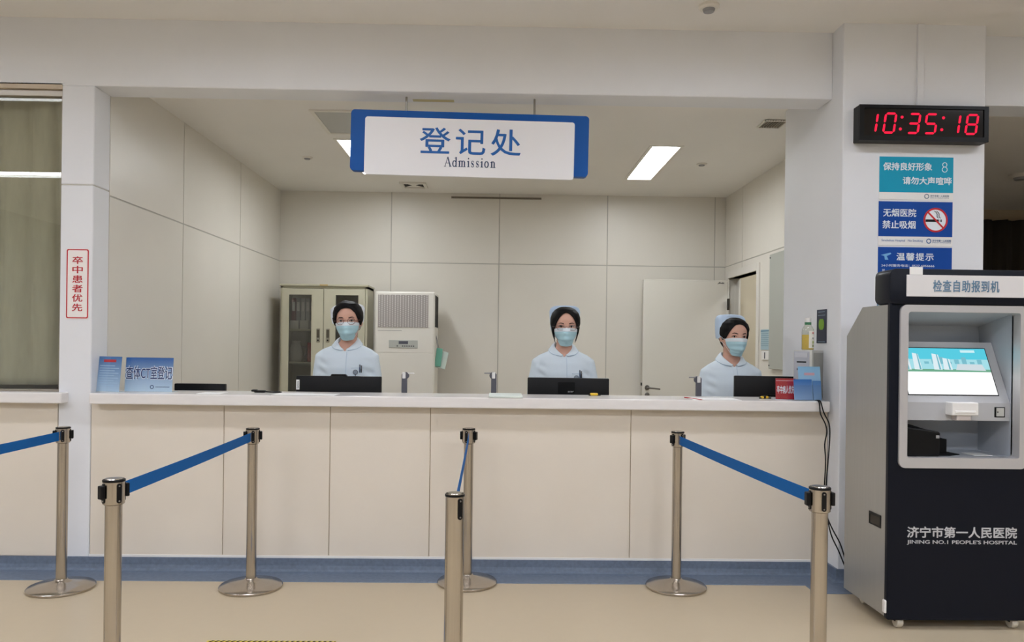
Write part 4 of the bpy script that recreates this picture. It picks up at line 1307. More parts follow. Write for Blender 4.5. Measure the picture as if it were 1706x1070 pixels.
def gradient(name, top, bot, h):
    m = bpy.data.materials.new(name)
    m.use_nodes = True
    nt = m.node_tree
    b = nt.nodes['Principled BSDF']
    b.inputs['Roughness'].default_value = 0.35
    tc = nt.nodes.new('ShaderNodeTexCoord')
    sx = nt.nodes.new('ShaderNodeSeparateXYZ')
    mr = nt.nodes.new('ShaderNodeMapRange')
    mr.inputs['From Max'].default_value = h
    rp = nt.nodes.new('ShaderNodeValToRGB')
    rp.color_ramp.elements[0].color = rgb(*bot)
    rp.color_ramp.elements[1].color = rgb(*top)
    nt.links.new(tc.outputs['Object'], sx.inputs[0])
    nt.links.new(sx.outputs['Z'], mr.inputs['Value'])
    nt.links.new(mr.outputs[0], rp.inputs[0])
    nt.links.new(rp.outputs[0], b.inputs['Base Color'])
    return m


YS1 = 4.47
p0, p1 = P(208, 625, YS1), P(287, 625, YS1)
h = P(248, 596, YS1).z - ZT
t, M = acrylic('table_sign', 'wide blue printed sign in a clear stand at the left counter end', (p0.x + p1.x) / 2, YS1, p1.x - p0.x, h, 0, gradient('print_blue_wide', (20, 96, 170), (206, 228, 242), h))
text('lettering_edge', '查体CT室登记', INKW, 0, h * 0.56, 0.272, 0.083, -0.0042, t, 0.035, 0.0004, M=M)
text('lettering', '查体CT室登记', mat('deep_blue_ink', (24, 50, 104), 0.5), 0, h * 0.56, 0.262, 0.075, -0.0046, t, 0.008, 0.0004, M=M)
MB().ring(circ(0.02, 0.03, 0.011, 20), circ(0.02, 0.03, 0.0075, 20), -0.0048, -0.0038, 'y', M=M).build('emblem', mat('deep_blue_ink', (24, 50, 104), 0.5), t)
MB().box(0.04, 0.12, -0.0046, -0.0038, 0.029, 0.032, M=M).build('text_line', mat('deep_blue_ink', (24, 50, 104), 0.5), t)
p0, p1 = P(165, 625, YS1 - 0.04), P(209, 625, YS1 + 0.03)
h = P(185, 594, YS1).z - ZT
t, M = acrylic('table_sign', 'narrow blue text sign in a clear stand nearest the slim pillar', (p0.x + p1.x) / 2 - 0.012, YS1 - 0.03, 0.165, h, -0.35, gradient('print_blue_narrow', (36, 112, 180), (190, 216, 236), h))
MB().box(-0.045, 0.045, -0.0048, -0.0038, h - 0.032, h - 0.017, M=M).build('red_heading', RED, t)
for i in range(9):
    MB().box(-0.07, 0.04 + 0.03 * ((i * 5) % 2), -0.0048, -0.0038, h - 0.055 - i * 0.014, h - 0.05 - i * 0.014, M=M).build('text_line', mat('pale_text', (170, 200, 225), 0.5), t)
# red sign at the right end
YS2 = 4.42
p0, p1 = P(1293, 650, YS2), P(1325, 650, YS2)
h = P(1309, 629, YS2).z - ZT
t, M = acrylic('table_sign', 'small red priority sign in a clear stand at the right counter end', (p0.x + p1.x) / 2, YS2, p1.x - p0.x, h - 0.006, -0.12, mat('sign_red', (180, 30, 38), 0.4))
text('lettering', '卒中病人优先', INKW, 0, h * 0.46, (p1.x - p0.x) * 0.88, 0.046, -0.0042, t, 0.015, 0.0005, M=M)
MB().box(-(p1.x - p0.x) / 2 + 0.002, (p1.x - p0.x) / 2 - 0.002, -0.0048, -0.0038, h - 0.02, h - 0.0185, M=M).build('line', INKW, t)
# blue leaflet holder
p0, p1 = P(1325, 640, 4.45), P(1362, 640, 4.45)
w = p1.x - p0.x
h = P(1343, 610, 4.45).z - ZT
t = thing('leaflet_holder', 'clear leaflet holder with a pale blue leaflet in front of the silver computer', 'leaflet holder', ((p0.x + p1.x) / 2 - 0.012, 4.357, ZT), 0.05)
ML = Matrix.Rotation(-0.14, 4, 'X')
MB().box(-w / 2, w / 2, 0.0, 0.003, 0.004, h, M=ML).build('leaflet', gradient('leaflet_blue', (130, 178, 212), (176, 206, 230), h), t)
MB().box(-0.03, 0.03, -0.001, 0.001, h - 0.05, h - 0.035, M=ML).build('leaflet_heading', mat('leaflet_pink', (200, 160, 172), 0.5), t)
MB().box(-w / 2 - 0.035, 0.005, -0.014, -0.011, 0.006, h * 0.62, M=ML).build('front_leaflet', gradient('leaflet_dark', (44, 104, 172), (150, 180, 216), h * 0.62), t)
MB().box(0.012, w / 2 - 0.006, -0.014, -0.011, 0.006, h * 0.58, M=ML).build('second_leaflet', gradient('leaflet_mid', (70, 120, 180), (140, 175, 212), h * 0.6), t)
MB().box(-w / 2 - 0.036, w / 2 + 0.002, -0.022, -0.020, 0.002, h * 0.45, M=ML).build('acrylic_pocket', thin_glass('acrylic_clear'), t)
MB().box(-w / 2 - 0.036, w / 2 + 0.002, -0.022, 0.03, 0.0005, 0.003).build('holder_foot', mat('acrylic_edge', (214, 224, 230), 0.2), t)
# silver computer turned on its corner, bottle on top
t = thing('computer_case', 'small silver computer case standing on the right end of the counter', 'computer', (1.795, 4.395, ZT), -math.radians(50))
hp = P(1357, 584, 4.395).z - ZT
FW, FD = 0.115, 0.134
# in local axes the front looks along -y, the near corner is the origin, the body runs to -x and +y
cs = MB().box(-FW, 0, 0, FD, 0.004, hp, 0.004, 2).build('case', mat('case_silver', (190, 190, 184), 0.4, metal=0.2), t, 40)
MB().box(-FW + 0.004, -0.016, -0.003, 0.002, 0.01, hp - 0.006, 0.002, 1).build('front_bezel', mat('bezel_grey', (172, 174, 182), 0.45), t)
MB().box(-FW + 0.012, -0.026, -0.005, -0.002, hp - 0.042, hp - 0.014, 0.001, 1).build('disc_drive', mat('bezel_light', (186, 188, 194), 0.4), t)
MB().box(-FW + 0.024, -0.034, -0.0045, -0.002, hp - 0.072, hp - 0.064).build('floppy_slot', BLACK_MATTE, t)
for i in range(3):
    MB().box(-FW + 0.024 + i * 0.026, -FW + 0.040 + i * 0.026, -0.005, -0.002, hp - 0.116, hp - 0.104, 0.001, 1).build('button', DGREY, t)
MB().box(-0.001, 0.002, 0.016, FD - 0.008, 0.014, hp - 0.014).build('side_panel', mat('side_panel_grey', (150, 150, 144), 0.5), t)
for x in (-FW + 0.01, -0.01):
    for y in (0.012, FD - 0.012):
        MB().lathe([(0, 0.0002), (0.007, 0.0002), (0.007, 0.005), (0, 0.005)], (x, y, 0), 12).build('foot', BLACK, t)
Mt = Matrix.Rotation(-math.radians(50), 3, 'Z')
bp_ = Vector(t.location) + Mt @ Vector((-FW * 0.55, FD * 0.5, hp))
bz = ZT + hp + 0.0005
bh = 0.188
t = thing('drink_bottle', 'clear bottle of yellow drink with a green banded cap on the computer', 'bottle', (bp_.x, bp_.y, bz))
prof = [(0, 0), (0.031, 0), (0.0345, 0.006), (0.0345, 0.105), (0.033, 0.122), (0.022, 0.142), (0.0165, 0.15), (0.0165, 0.16), (0, 0.16)]
MB().lathe(prof, seg=32).build('bottle_body', thin_glass('bottle_plastic', (244, 246, 240), 0.04), t, 60)
MB().lathe([(0, 0.003), (0.029, 0.003), (0.0325, 0.008), (0.0325, 0.09), (0, 0.09)], seg=32).build('drink', mat('yellow_drink', (224, 190, 84), 0.25), t, 40)
rows = [[(0.0352 * math.sin(a), -0.0352 * math.cos(a), z) for a in [math.radians(-12 + 7 * i) for i in range(16)]] for z in (0.012, 0.112)]
lb = MB().grid(rows, 0.0006).build('bottle_label', mat('label_cream', (236, 234, 222), 0.5), t, 60)
for z, r, m in ((0.1, 0.006, RED), (0.07, 0.005, INK_NAVY), (0.046, 0.01, mat('label_green', (168, 180, 110), 0.5)), (0.025, 0.009, mat('label_olive', (120, 130, 80), 0.5))):
    MB().ball((0.0352 * math.sin(0.5), -0.0352 * math.cos(0.5), z), (r * 0.6, 0.0022, r), 12).build('label_mark', m, lb)
MB().lathe([(0, 0.148), (0.0185, 0.148), (0.0185, 0.163), (0, 0.163)], seg=32).build('neck_band', mat('band_green', (56, 120, 84), 0.4), t, 40)
MB().lathe([(0, 0.163), (0.0178, 0.163), (0.0178, 0.184), (0.016, 0.188), (0, 0.188)], seg=32).build('cap', mat('cap_clear', (222, 220, 216), 0.35), t, 40)


def sheet(name, label, cat, px0, px1, py0, py1, dz, thick, m, yb=None):
    a, b = PZ(px0, py0, ZT), PZ(px1, py1, ZT)
    t = thing(name, label, cat, ((a.x + b.x) / 2, (a.y + b.y) / 2, ZT))
    hx, hy = abs(b.x - a.x) / 2, abs(a.y - b.y) / 2
    MB().box(-hx, hx, -hy, hy, 0.0005, thick, 0.0003 if thick < 0.004 else 0.002, 1).build('sheets', m, t)
    return t, hx, hy


sheet('paper_sheet', 'white paper lying flat on the counter before the left monitor', 'paper', 466, 556, 655.5, 660, 0, 0.002, PAPER)
sheet('paper_stack', 'thick white pad on the counter between camera post and middle monitor', 'paper pad', 815, 871, 658.2, 663.6, 0, 0.012, mat('pad_greenish_white', (226, 234, 228), 0.6))
t, hx, hy = sheet('clipboard_paper', 'white form with a red edge on the counter before the right nurse', 'form', 1143, 1236, 662.8, 667.6, 0, 0.002, PAPER)
MB().prism([(-hx - 0.012, hy), (-hx + 0.004, hy), (-hx + 0.045, -hy), (-hx + 0.03, -hy)], 0.0005, 0.004, 'z').build('red_edge', RED, t)
sheet('paper_slip', 'small white slip on the counter beside the low black monitor', 'paper', 342, 366, 654, 657, 0, 0.002, PAPER)
# yellow and black cutters
for (px, py), lab, cat, nm in (((990, 659.5), 'yellow pen lying on the counter before the middle monitor', 'pen', 'yellow_pen'), ((1274, 664.5), 'yellow and black box cutter on the counter before the right monitor', 'box cutter', 'box_cutter')):
    p = PZ(px, py, ZT)
    t = thing(nm, lab, cat, (p.x, p.y, ZT), 0.15)
    MB().box(-0.026, 0.022, -0.009, 0.009, 0.0005, 0.016, 0.006, 2).build('grip', mat('bright_yellow', (232, 190, 50), 0.4), t, 40)
    MB().box(-0.036, 0.04, -0.007, 0.007, 0.0005, 0.008, 0.003, 1).build('body', BLACK, t)
    if nm == 'box_cutter':
        MB().box(-0.012, 0.006, -0.0095, 0.0095, 0.0008, 0.018, 0.003, 1).build('slider', BLACK, t)
p = PZ(437, 654.5, ZT)
t = thing('hand_scanner', 'small black handheld device with a cable on the counter left of the left monitor', 'scanner', (p.x, p.y, ZT), 0.0)
MB().box(-0.045, 0.02, -0.014, 0.014, 0.0005, 0.014, 0.005, 2).build('handle', BLACK, t, 40)
MB().box(-0.06, -0.03, -0.018, 0.018, 0.006, 0.018, 0.004, 2).build('scan_head', BLACK, t, 40)
MB().tube([(0.02, 0, 0.006), (0.05, 0.005, 0.004), (0.08, 0.0, 0.005), (0.1, 0.02, 0.004)], 0.0035).build('cord', BLACK, t, 60)
MB().box(0.06, 0.11, -0.008, 0.02, 0.0005, 0.006, 0.002, 1).build('cable_plug', BLACK, t)

# ------------------------------------------------------------------ the three nurses
def interp(tab, x):
    if x <= tab[0][0]:
        return tab[0][1]
    for (a, u), (b, v) in zip(tab, tab[1:]):
        if x <= b:
            q = (x - a) / (b - a)
            q = q * q * (3 - 2 * q) * 0.4 + q * 0.6
            return u + (v - u) * q
    return tab[-1][1]


HEAD_H = 0.234
RX = [(0, 0.022), (0.05, 0.036), (0.15, 0.051), (0.3, 0.062), (0.45, 0.068), (0.6, 0.072), (0.72, 0.072), (0.84, 0.064), (0.93, 0.046), (0.98, 0.024), (1, 0.006)]
FR = [(0, 0.066), (0.05, 0.078), (0.12, 0.084), (0.2, 0.083), (0.3, 0.086), (0.42, 0.086), (0.5, 0.082), (0.58, 0.088), (0.7, 0.09), (0.82, 0.079), (0.92, 0.054), (0.98, 0.026), (1, 0.006)]
BK = [(0, -0.01), (0.08, 0.012), (0.2, 0.045), (0.35, 0.075), (0.5, 0.094), (0.65, 0.1), (0.78, 0.093), (0.9, 0.066), (0.98, 0.028), (1, 0.006)]


def head_pt(az, t, off=0.0, nose=True):
    """point of the head at azimuth az (0 = straight ahead, + = her left) and height fraction t; origin under the chin"""
    tt = min(1, max(0, t))
    az = (az + PI) % (2 * PI) - PI
    rx, fr, bk = interp(RX, tt) * 1.12 + off, interp(FR, tt) * 1.06 + off, interp(BK, tt) * 1.06 + off
    sx, cy = math.sin(az), math.cos(az)
    e = 0.9
    x = rx * math.copysign(abs(sx) ** e, sx)
    y = -fr * abs(cy) ** e if cy > 0 else bk * abs(cy) ** e
    if nose and cy > 0:
        g = math.exp(-(az / 0.16) ** 2)
        prof = 0.0
        if 0.30 < tt < 0.56:
            q = (tt - 0.30) / 0.26
            prof = 0.021 * (min(1, q / 0.14) if q < 0.14 else (1 - (q - 0.14) / 0.86) ** 0.9)
        y -= prof * g
        # eye sockets
        y += 0.008 * math.exp(-((abs(az) - 0.4) / 0.2) ** 2 - ((tt - 0.505) / 0.04) ** 2)
        # lips
        y -= 0.004 * math.exp(-(az / 0.25) ** 2 - ((tt - 0.2) / 0.025) ** 2)
    return Vector((x, y, tt * HEAD_H + off * max(0, (tt - 0.5) * 2) ** 1.5))


def fuse(mb, voxel, smooth=2):
    """joins closed shapes into one continuous skin"""
    me = bpy.data.meshes.new('tmp')
    mb.bm.to_mesh(me)
    mb.bm.free()
    o = bpy.data.objects.new('tmp', me)
    COL.objects.link(o)
    m = o.modifiers.new('r', 'REMESH')
    m.mode = 'VOXEL'
    m.voxel_size = voxel
    bpy.context.view_layer.update()
    out = bpy.data.meshes.new_from_object(o.evaluated_get(bpy.context.evaluated_depsgraph_get()))
    bpy.data.objects.remove(o)
    bpy.data.meshes.remove(me)
    r = MB()
    r.bm.from_mesh(out)
    bpy.data.meshes.remove(out)
    for _ in range(smooth):
        bmesh.ops.smooth_vert(r.bm, verts=r.bm.verts[:], factor=0.5, use_axis_x=True, use_axis_y=True, use_axis_z=True)
    return r


def ell(cx, cy, z, rx, ry, n=28, e=1.0):
    out = []
    for i in range(n):
        a = 2 * PI * i / n
        c, s = math.cos(a), math.sin(a)
        out.append(Vector((cx + rx * math.copysign(abs(c) ** e, c), cy + ry * math.copysign(abs(s) ** e, s), z)))
    return out


def hand(mb, wrist, s):
    """a relaxed hand resting palm down on the desk, fingers to the front and a little inward"""
    w = Vector(wrist)
    f = Vector((-s * 0.35, -0.93, -0.05)).normalized()
    side = Vector((f.y, -f.x, 0)).normalized() * (1 if s > 0 else -1)       # towards the thumb
    if side.x * s > 0:
        side = -side
    palm = w + f * 0.045
    mb.loft([[w + f * d + side * (rw * math.cos(a)) + Vector((0, 0, rh * math.sin(a) + dz)) for a in [2 * PI * i / 14 for i in range(14)]]
             for d, rw, rh, dz in ((-0.01, 0.024, 0.019, 0), (0.02, 0.032, 0.017, 0), (0.06, 0.039, 0.015, 0), (0.085, 0.037, 0.012, -0.003), (0.092, 0.03, 0.008, -0.004))])
    for i, (o_, ln) in enumerate(((0.029, 0.066), (0.010, 0.076), (-0.010, 0.070), (-0.029, 0.054))):
        b = w + f * 0.082 + side * o_
        fd = (f + side * o_ * 2.2).normalized()
        mb.tube([b, b + fd * ln * 0.45 + Vector((0, 0, 0.006)), b + fd * ln * 0.76 + Vector((0, 0, -0.002)), b + fd * ln + Vector((0, 0, -0.014))], [0.0088, 0.0084, 0.0076, 0.006], 10)
    b = w + f * 0.022 + side * 0.026
    td = (f * 0.75 + side * 0.66).normalized()
    mb.tube([b, b + td * 0.03, b + td * 0.052 + f * 0.006, b + td * 0.066 + f * 0.016 + Vector((0, 0, -0.008))], [0.0125, 0.0108, 0.0095, 0.007], 10)


def nurse(label, px, Y, chin_z, body_px, yaw=0.0, roll=0.0, pitch=0.0, style='a', arm=0.0, shoulder=1.0):
    hx = P(px, 574, Y).x
    bx = P(body_px, 574, Y).x
    t = thing('person', label, 'person', (bx, Y, 0), 0, None)
    C = chin_z + 0.052            # chin line of the body's own proportions
    CH = chin_z + 0.006
    HM = Matrix.Translation((hx - bx, -0.012, CH)) @ Matrix.Rotation(yaw, 4, 'Z') @ Matrix.Rotation(roll, 4, 'Y') @ Matrix.Rotation(pitch, 4, 'X')
    H = lambda p: HM @ Vector(p)
    hpt = lambda az, tt, off=0.0, nose=True: H(head_pt(az, tt, off, nose))
    k = shoulder
    # ---- body: one skin from head to feet
    mb = MB()
    n = 48
    mb.loft([[hpt(2 * PI * i / n, q) for i in range(n)] for q in [j / 44 for j in range(45)]])
    for s in (-1, 1):                              # ears
        mb.ball((0, 0, 0), (0.009, 0.018, 0.031), 14, M=HM @ Matrix.Translation((s * 0.081, 0.012, 0.108)) @ Matrix.Rotation(s * -0.35, 4, 'Z'))
    nx = hx - bx
    mb.loft([ell(nx * 0.9, 0.022, C + 0.02, 0.052, 0.054), ell(nx * 0.8, 0.022, C - 0.03, 0.052, 0.054), ell(nx * 0.4, 0.022, C - 0.06, 0.053, 0.055), ell(0, 0.02, C - 0.1, 0.085, 0.065), ell(0, 0.015, C - 0.13, 0.13, 0.075)])
    TOR = [(-0.105, 0.08, 0.06), (-0.125, 0.13 * k, 0.07), (-0.16, 0.165 * k, 0.08), (-0.24, 0.15, 0.09), (-0.36, 0.135, 0.088), (-0.44, 0.125, 0.082), (-0.54, 0.145, 0.092), (-0.62, 0.155, 0.095), (-0.69, 0.12, 0.08)]
    mb.loft([ell(0, 0.012, C + d, rx, ry) for d, rx, ry in TOR])
    hip = C - 0.62
    for s in (-1, 1):
        mb.tube([(s * 0.085, 0.012, hip + 0.02), (s * 0.09, 0.008, hip * 0.56), (s * 0.09, 0.014, hip * 0.5), (s * 0.092, 0.03, hip * 0.3), (s * 0.094, 0.028, 0.09), (s * 0.094, 0.03, 0.03)], [0.08, 0.055, 0.05, 0.047, 0.034, 0.034], 16)
        mb.loft([[Vector((s * (0.095 + 0.012 * q) + 0.04 * w_ * math.cos(a), 0.07 - 0.2 * q, h_ * (0.5 + 0.5 * math.sin(a)) + 0.012)) for a in [2 * PI * i / 16 for i in range(16)]] for q, w_, h_ in ((0, 0.6, 0.05), (0.15, 0.85, 0.07), (0.5, 0.95, 0.06), (0.8, 1.05, 0.04), (1, 0.7, 0.028))])
    ex = 0.178 + arm
    arms = []
    for s in (-1, 1):
        sh, el, wr = Vector((s * 0.158 * k, 0.015, C - 0.155)), Vector((s * ex, 0.03, C - 0.42)), Vector((s * 0.15, -0.115, DESK + 0.026))
        arms.append((s, sh, el, wr))
        mb.tube([sh, sh.lerp(el, 0.5), el, el.lerp(wr, 0.4), wr], [0.044, 0.042, 0.037, 0.036, 0.025], 14)
        hand(mb, wr, s)
    fuse(mb, 0.0052, 2).build('body', SKIN, t, 180)
    # ---- tunic
    mb = MB()
    TUN = [(-0.072, 0.066, 0.052, 0.022), (-0.088, 0.1, 0.064, 0.02), (-0.104, 0.135 * k, 0.074, 0.018), (-0.13, 0.168 * k, 0.084, 0.014), (-0.17, 0.182 * k, 0.098, 0.01), (-0.24, 0.178 * k, 0.11, 0.004), (-0.31, 0.168, 0.112, 0.004), (-0.42, 0.158, 0.104, 0.008), (-0.52, 0.166, 0.108, 0.01), (-0.64, 0.186, 0.118, 0.012), (-0.78, 0.198, 0.125, 0.012)]
    mb.loft([ell(0, y, C + d, rx, ry, 36) for d, rx, ry, y in TUN])
    for s, sh, el, wr in arms:
        mb.tube([sh + Vector((-s * 0.03, 0, 0.012)), sh + Vector((s * 0.004, 0, -0.01)), sh.lerp(el, 0.5) + Vector((s * 0.006, 0, 0)), el, el.lerp(wr, 0.45), el.lerp(wr, 0.86)], [0.042, 0.05, 0.056, 0.053, 0.049, 0.041], 18)
    r = fuse(mb, 0.0075, 5)
    # soft creases of the cloth
    for v in r.bm.verts:
        c_ = v.co
        f_ = noise.noise(Vector((c_.x * 9, c_.y * 9 + px, c_.z * 5))) * 0.005
        near = math.exp(-((abs(c_.x) - 0.15) / 0.03) ** 2) * math.exp(-((c_.z - (C - 0.27)) / 0.09) ** 2)
        f_ += 0.006 * near * math.sin(c_.z * 95 + c_.x * 40)
        v.co += v.normal * f_
    # neck opening
    for s in (-1, 1):
        near = [f for f in r.bm.faces if f.calc_center_median().y < 0.04 and 0 <= f.calc_center_median().x * s + 0.01 < 0.1 and f.calc_center_median().z > C - 0.16]
        geo = list({v for f in near for v in f.verts}) + list({e for f in near for e in f.edges}) + near
        bmesh.ops.bisect_plane(r.bm, geom=geo, plane_co=(0, 0, C - 0.127), plane_no=(-0.75 * s, 0, 1), dist=1e-5)
    kill = [f for f in r.bm.faces if (lambda c_: c_.z > C - 0.127 + abs(c_.x) * 0.75 and c_.y < 0.03 and abs(c_.x) < 0.085)(f.calc_center_median())]
    bmesh.ops.delete(r.bm, geom=kill, context='FACES')
    r.build('tunic', UNIFORM, t, 180)
    from mathutils.bvhtree import BVHTree
    tun = [o for o in COL.objects if o.parent == t and o.name.startswith('tunic')][0]
    bv = BVHTree.FromPolygons([v.co[:] for v in tun.data.vertices], [p.vertices[:] for p in tun.data.polygons])
    def front(x, z, off):
        h = bv.ray_cast(Vector((x, -0.6, z)), Vector((0, 1, 0)))
        return Vector((x, (h[0].y if h[0] else -0.1) - off, z))
    # trousers
    mb = MB()
    for s in (-1, 1):
        mb.tube([(s * 0.088, 0.012, hip + 0.03), (s * 0.095, 0.01, hip * 0.55), (s * 0.096, 0.024, hip * 0.3), (s * 0.097, 0.026, 0.1)], [0.1, 0.074, 0.066, 0.06], 20)
    mb.build('trousers', mat('white_cotton', (226, 230, 234), 0.8), t, 180)
    for s in (-1, 1):
        MB().loft([[Vector((s * (0.095 + 0.012 * q) + 0.045 * w_ * math.cos(a), 0.078 - 0.222 * q, h_ * (0.5 + 0.5 * math.sin(a)))) for a in [2 * PI * i / 18 for i in range(18)]] for q, w_, h_ in ((0, 0.6, 0.06), (0.12, 0.9, 0.09), (0.5, 1.0, 0.08), (0.8, 1.1, 0.055), (1, 0.75, 0.04))]).build('shoe', WHITE, t, 60)
    # collar: two flaps with rounded ends
    for s in (-1, 1):
        rows = []
        N_ = 22
        for i in range(N_ + 1):
            q = i / N_
            a = PI - q * (PI - 0.10)
            sx, cy = math.sin(a), -math.cos(a)
            zin = C - 0.030 - 0.088 * max(0, (q - 0.3) / 0.7) ** 1.25
            pin = Vector((s * 0.058 * sx + s * 0.002, 0.024 + (0.058 if cy > 0 else 0.082 + 0.012 * q) * cy, zin))
            a2 = PI - min(q, 0.97) * (PI - 0.42)
            sx2, cy2 = math.sin(a2), -math.cos(a2)
            pout = Vector((s * 0.1 * sx2, 0.022 + (0.078 if cy2 > 0 else 0.11) * cy2, C - 0.064 - 0.062 * max(0, (q - 0.25) / 0.75) ** 1.3))
            if q > 0.82:
                e_ = (q - 0.82) / 0.18
                pout = pout.lerp(pin + Vector((s * 0.012, -0.004, -0.004)), e_ ** 2.2)
            row = []
            for j in range(6):
                g_ = j / 5
                p = pin.lerp(pout, g_)
                p.z += 0.010 * math.sin(g_ * PI)
                hit = bv.ray_cast(Vector((p.x, p.y - 0.3, p.z)), Vector((0, 1, 0))) if p.y < 0.0 and g_ > 0.25 else (None,)
                if hit[0] is not None and hit[0].y - 0.004 < p.y:
                    p.y = hit[0].y - 0.004
                row.append(p)
            rows.append(row)
        cl = MB().grid(rows, 0.004).build('collar', UNIFORM, t, 60)
        MB().tube([r_[-1] for r_ in rows], 0.0016, 6).build('collar_edge_shade', UNIFORM_EDGE, cl, 180)  # trim tube whose darker blue stands in for shade along the collar
    # placket, pocket, badge, pens
    rows = []
    zs = [C - 0.13 - 0.02 * i for i in range(26)]
    for z in zs:
        rows.append([front(x, z, 0.0022) for x in (-0.014, -0.005, 0.005, 0.014)])
    MB().grid(rows, 0.002).build('placket', UNIFORM, t, 60)
    MB().tube([front(0.0145, z, 0.003) for z in zs], 0.0011, 6).build('placket_edge', UNIFORM_EDGE, t, 180)
    px0, px1, pz1 = 0.05, 0.125, C - 0.235
    rows = [[front(px0 + (px1 - px0) * i / 6, pz1 - 0.015 * j, 0.003) for i in range(7)] for j in range(7)]
    MB().grid(rows, 0.002).build('pocket', UNIFORM, t, 60)
    MB().tube([front(px0 + (px1 - px0) * i / 8, pz1, 0.0045) for i in range(9)], 0.0014, 6).build('pocket_edge', UNIFORM_EDGE, t, 180)
    b0 = front(0.078, C - 0.262, 0.008)
    bd = MB()
    bd.lathe([(0, -0.003), (0.015, -0.003), (0.015, 0.003), (0, 0.003)], seg=20, M=Matrix.Translation(b0) @ Matrix.Rotation(PI / 2, 4, 'X'))
    bd = bd.build('badge_reel', mat('badge_grey', (150, 160, 172), 0.3), t, 40)
    MB().ring(circ(0, 0, 0.016, 24), circ(0, 0, 0.0135, 24), -0.004, 0.0, 'y', M=Matrix.Translation(b0)).build('reel_rim', mat('badge_rim', (60, 66, 80), 0.4), bd)
    MB().box(-0.018, 0.018, -0.002, 0.002, -0.085, -0.035, 0.001, 1, M=Matrix.Translation(b0)).build('badge_card', PAPER, bd)
    MB().tube([b0 + Vector((0, -0.002, -0.012)), b0 + Vector((0, -0.002, -0.036))], 0.002, 6).build('badge_strap', mat('badge_rim', (60, 66, 80), 0.4), bd)
    for i, (x, m) in enumerate(((0.102, INK_NAVY), (0.112, BLACK))):
        a, b = front(x, pz1 + 0.022 - i * 0.006, 0.007), front(x, pz1 - 0.03, 0.007)
        MB().tube([a, b], 0.0038, 8).build('pen', m, t, 60)
        MB().box(a.x - 0.0015, a.x + 0.0015, a.y - 0.006, a.y - 0.0035, a.z - 0.026, a.z - 0.002).build('pen_clip', MGREY, t)
    # ---- face
    BROW = mat('brow_black', (40, 30, 28), 0.7)
    for s in (-1, 1):
        ez, ea = 0.503, 0.40 * s
        c_ = head_pt(ea, ez)
        em = HM @ Matrix.Translation((c_.x, c_.y + 0.0045, c_.z))
        ey = MB().ball((0, 0, 0), (0.0125, 0.009, 0.0064), 16, M=em).build('eye', mat('eye_white', (222, 214, 208), 0.3), t, 180)
        MB().lathe([(0, -0.001), (0.0056, -0.001), (0.0056, 0.001), (0, 0.001)], seg=16, M=em @ Matrix.Translation((0.001 * s, -0.0086, 0.0004)) @ Matrix.Rotation(PI / 2, 4, 'X')).build('iris', mat('iris_dark', (30, 18, 14), 0.15), ey)
        lid = [head_pt(ea + s * a, ez + dz, 0.0005) + Vector((0, -0.001, 0)) for a, dz in ((-0.2, -0.004), (-0.12, 0.02), (0, 0.030), (0.12, 0.022), (0.24, -0.002))]
        MB().tube([H(p) for p in lid], [0.001, 0.0018, 0.0021, 0.002, 0.0012], 8).build('eyelashes', BROW, t, 180)
        fold = [head_pt(ea + s * a, ez + dz, -0.0006) for a, dz in ((-0.2, 0.012), (-0.1, 0.04), (0.02, 0.05), (0.14, 0.042), (0.26, 0.014))]
        MB().tube([H(p) for p in fold], 0.0022, 8).build('eyelid', SKIN, t, 180)
        br = [head_pt(ea + s * a, 0.594 + dz, 0.0008) for a, dz in ((-0.22, -0.012), (-0.08, 0.004), (0.08, 0.012), (0.26, -0.006))]
        MB().tube([H(p) for p in br], [0.0022, 0.003, 0.0028, 0.001], 8).build('eyebrow', BROW, t, 180)
    lp = MB()
    for dz, r_ in ((0.212, 0.0036), (0.19, 0.0042)):
        lp.tube([H(head_pt(a, dz, 0.0008)) for a in (-0.28, -0.14, 0, 0.14, 0.28)], [0.001, r_, r_, r_, 0.001], 8)
    lp.build('lips', mat('lip_rose', (176, 104, 98), 0.45), t, 180)
    # ---- mask
    def mask_pt(az, v, off=0.0):
        tt = -0.05 + v * 0.52
        az = az * (0.5 + 0.5 * min(1, v / 0.55) ** 0.5)
        tc = max(0.02, tt)
        base = head_pt(az, tc, 0.008 + off, nose=False)
        z = tt * HEAD_H
        if tt < 0.1:
            q = (0.1 - tt) / 0.15
            base.y += 0.012 * q
            base.x *= 1 + 0.22 * (1 - abs(az)) * 0.3
        rx = interp(RX, max(tc, 0.12)) * 1.12 + 0.006
        base.x = max(-rx, min(rx, base.x if tt > 0.12 else rx * math.sin(az)))
        tent = 0.017 * math.exp(-(az / 0.55) ** 2) * math.sin(PI * min(1, max(0, (v - 0.02) * 0.82 + 0.12))) + 0.005 * math.exp(-(az / 0.3) ** 2) * v
        base.y -= tent
        base.z = z
        # corners rise towards the ears
        base.z += 0.010 * (abs(az) / 1.25) ** 2 * (1 - v) * 2 - 0.004 * (abs(az) / 1.25) ** 2 * v * 2
        base.y -= 0.0022 * math.sin(v * PI * 2 * 3.2) * (1 if 0.2 < v < 0.78 else 0.2) * math.exp(-(az / 0.9) ** 4)
        return H(base)
    na, nv = 30, 34
    azs = [-1.22 + 2.44 * i / na for i in range(na + 1)]
    mk = MB()
    mk.grid([[mask_pt(a, 0.80 * j / nv) for a in azs] for j in range(nv + 1)], 0.0016)
    mk.mi = 0
    mk = mk.build('face_mask', MASK, t, 180)
    MB().grid([[mask_pt(a, 0.80 + 0.2 * j / 8, 0.0003) for a in azs] for j in range(9)], 0.0016).build('mask_top_band', MASK_W, mk, 180)
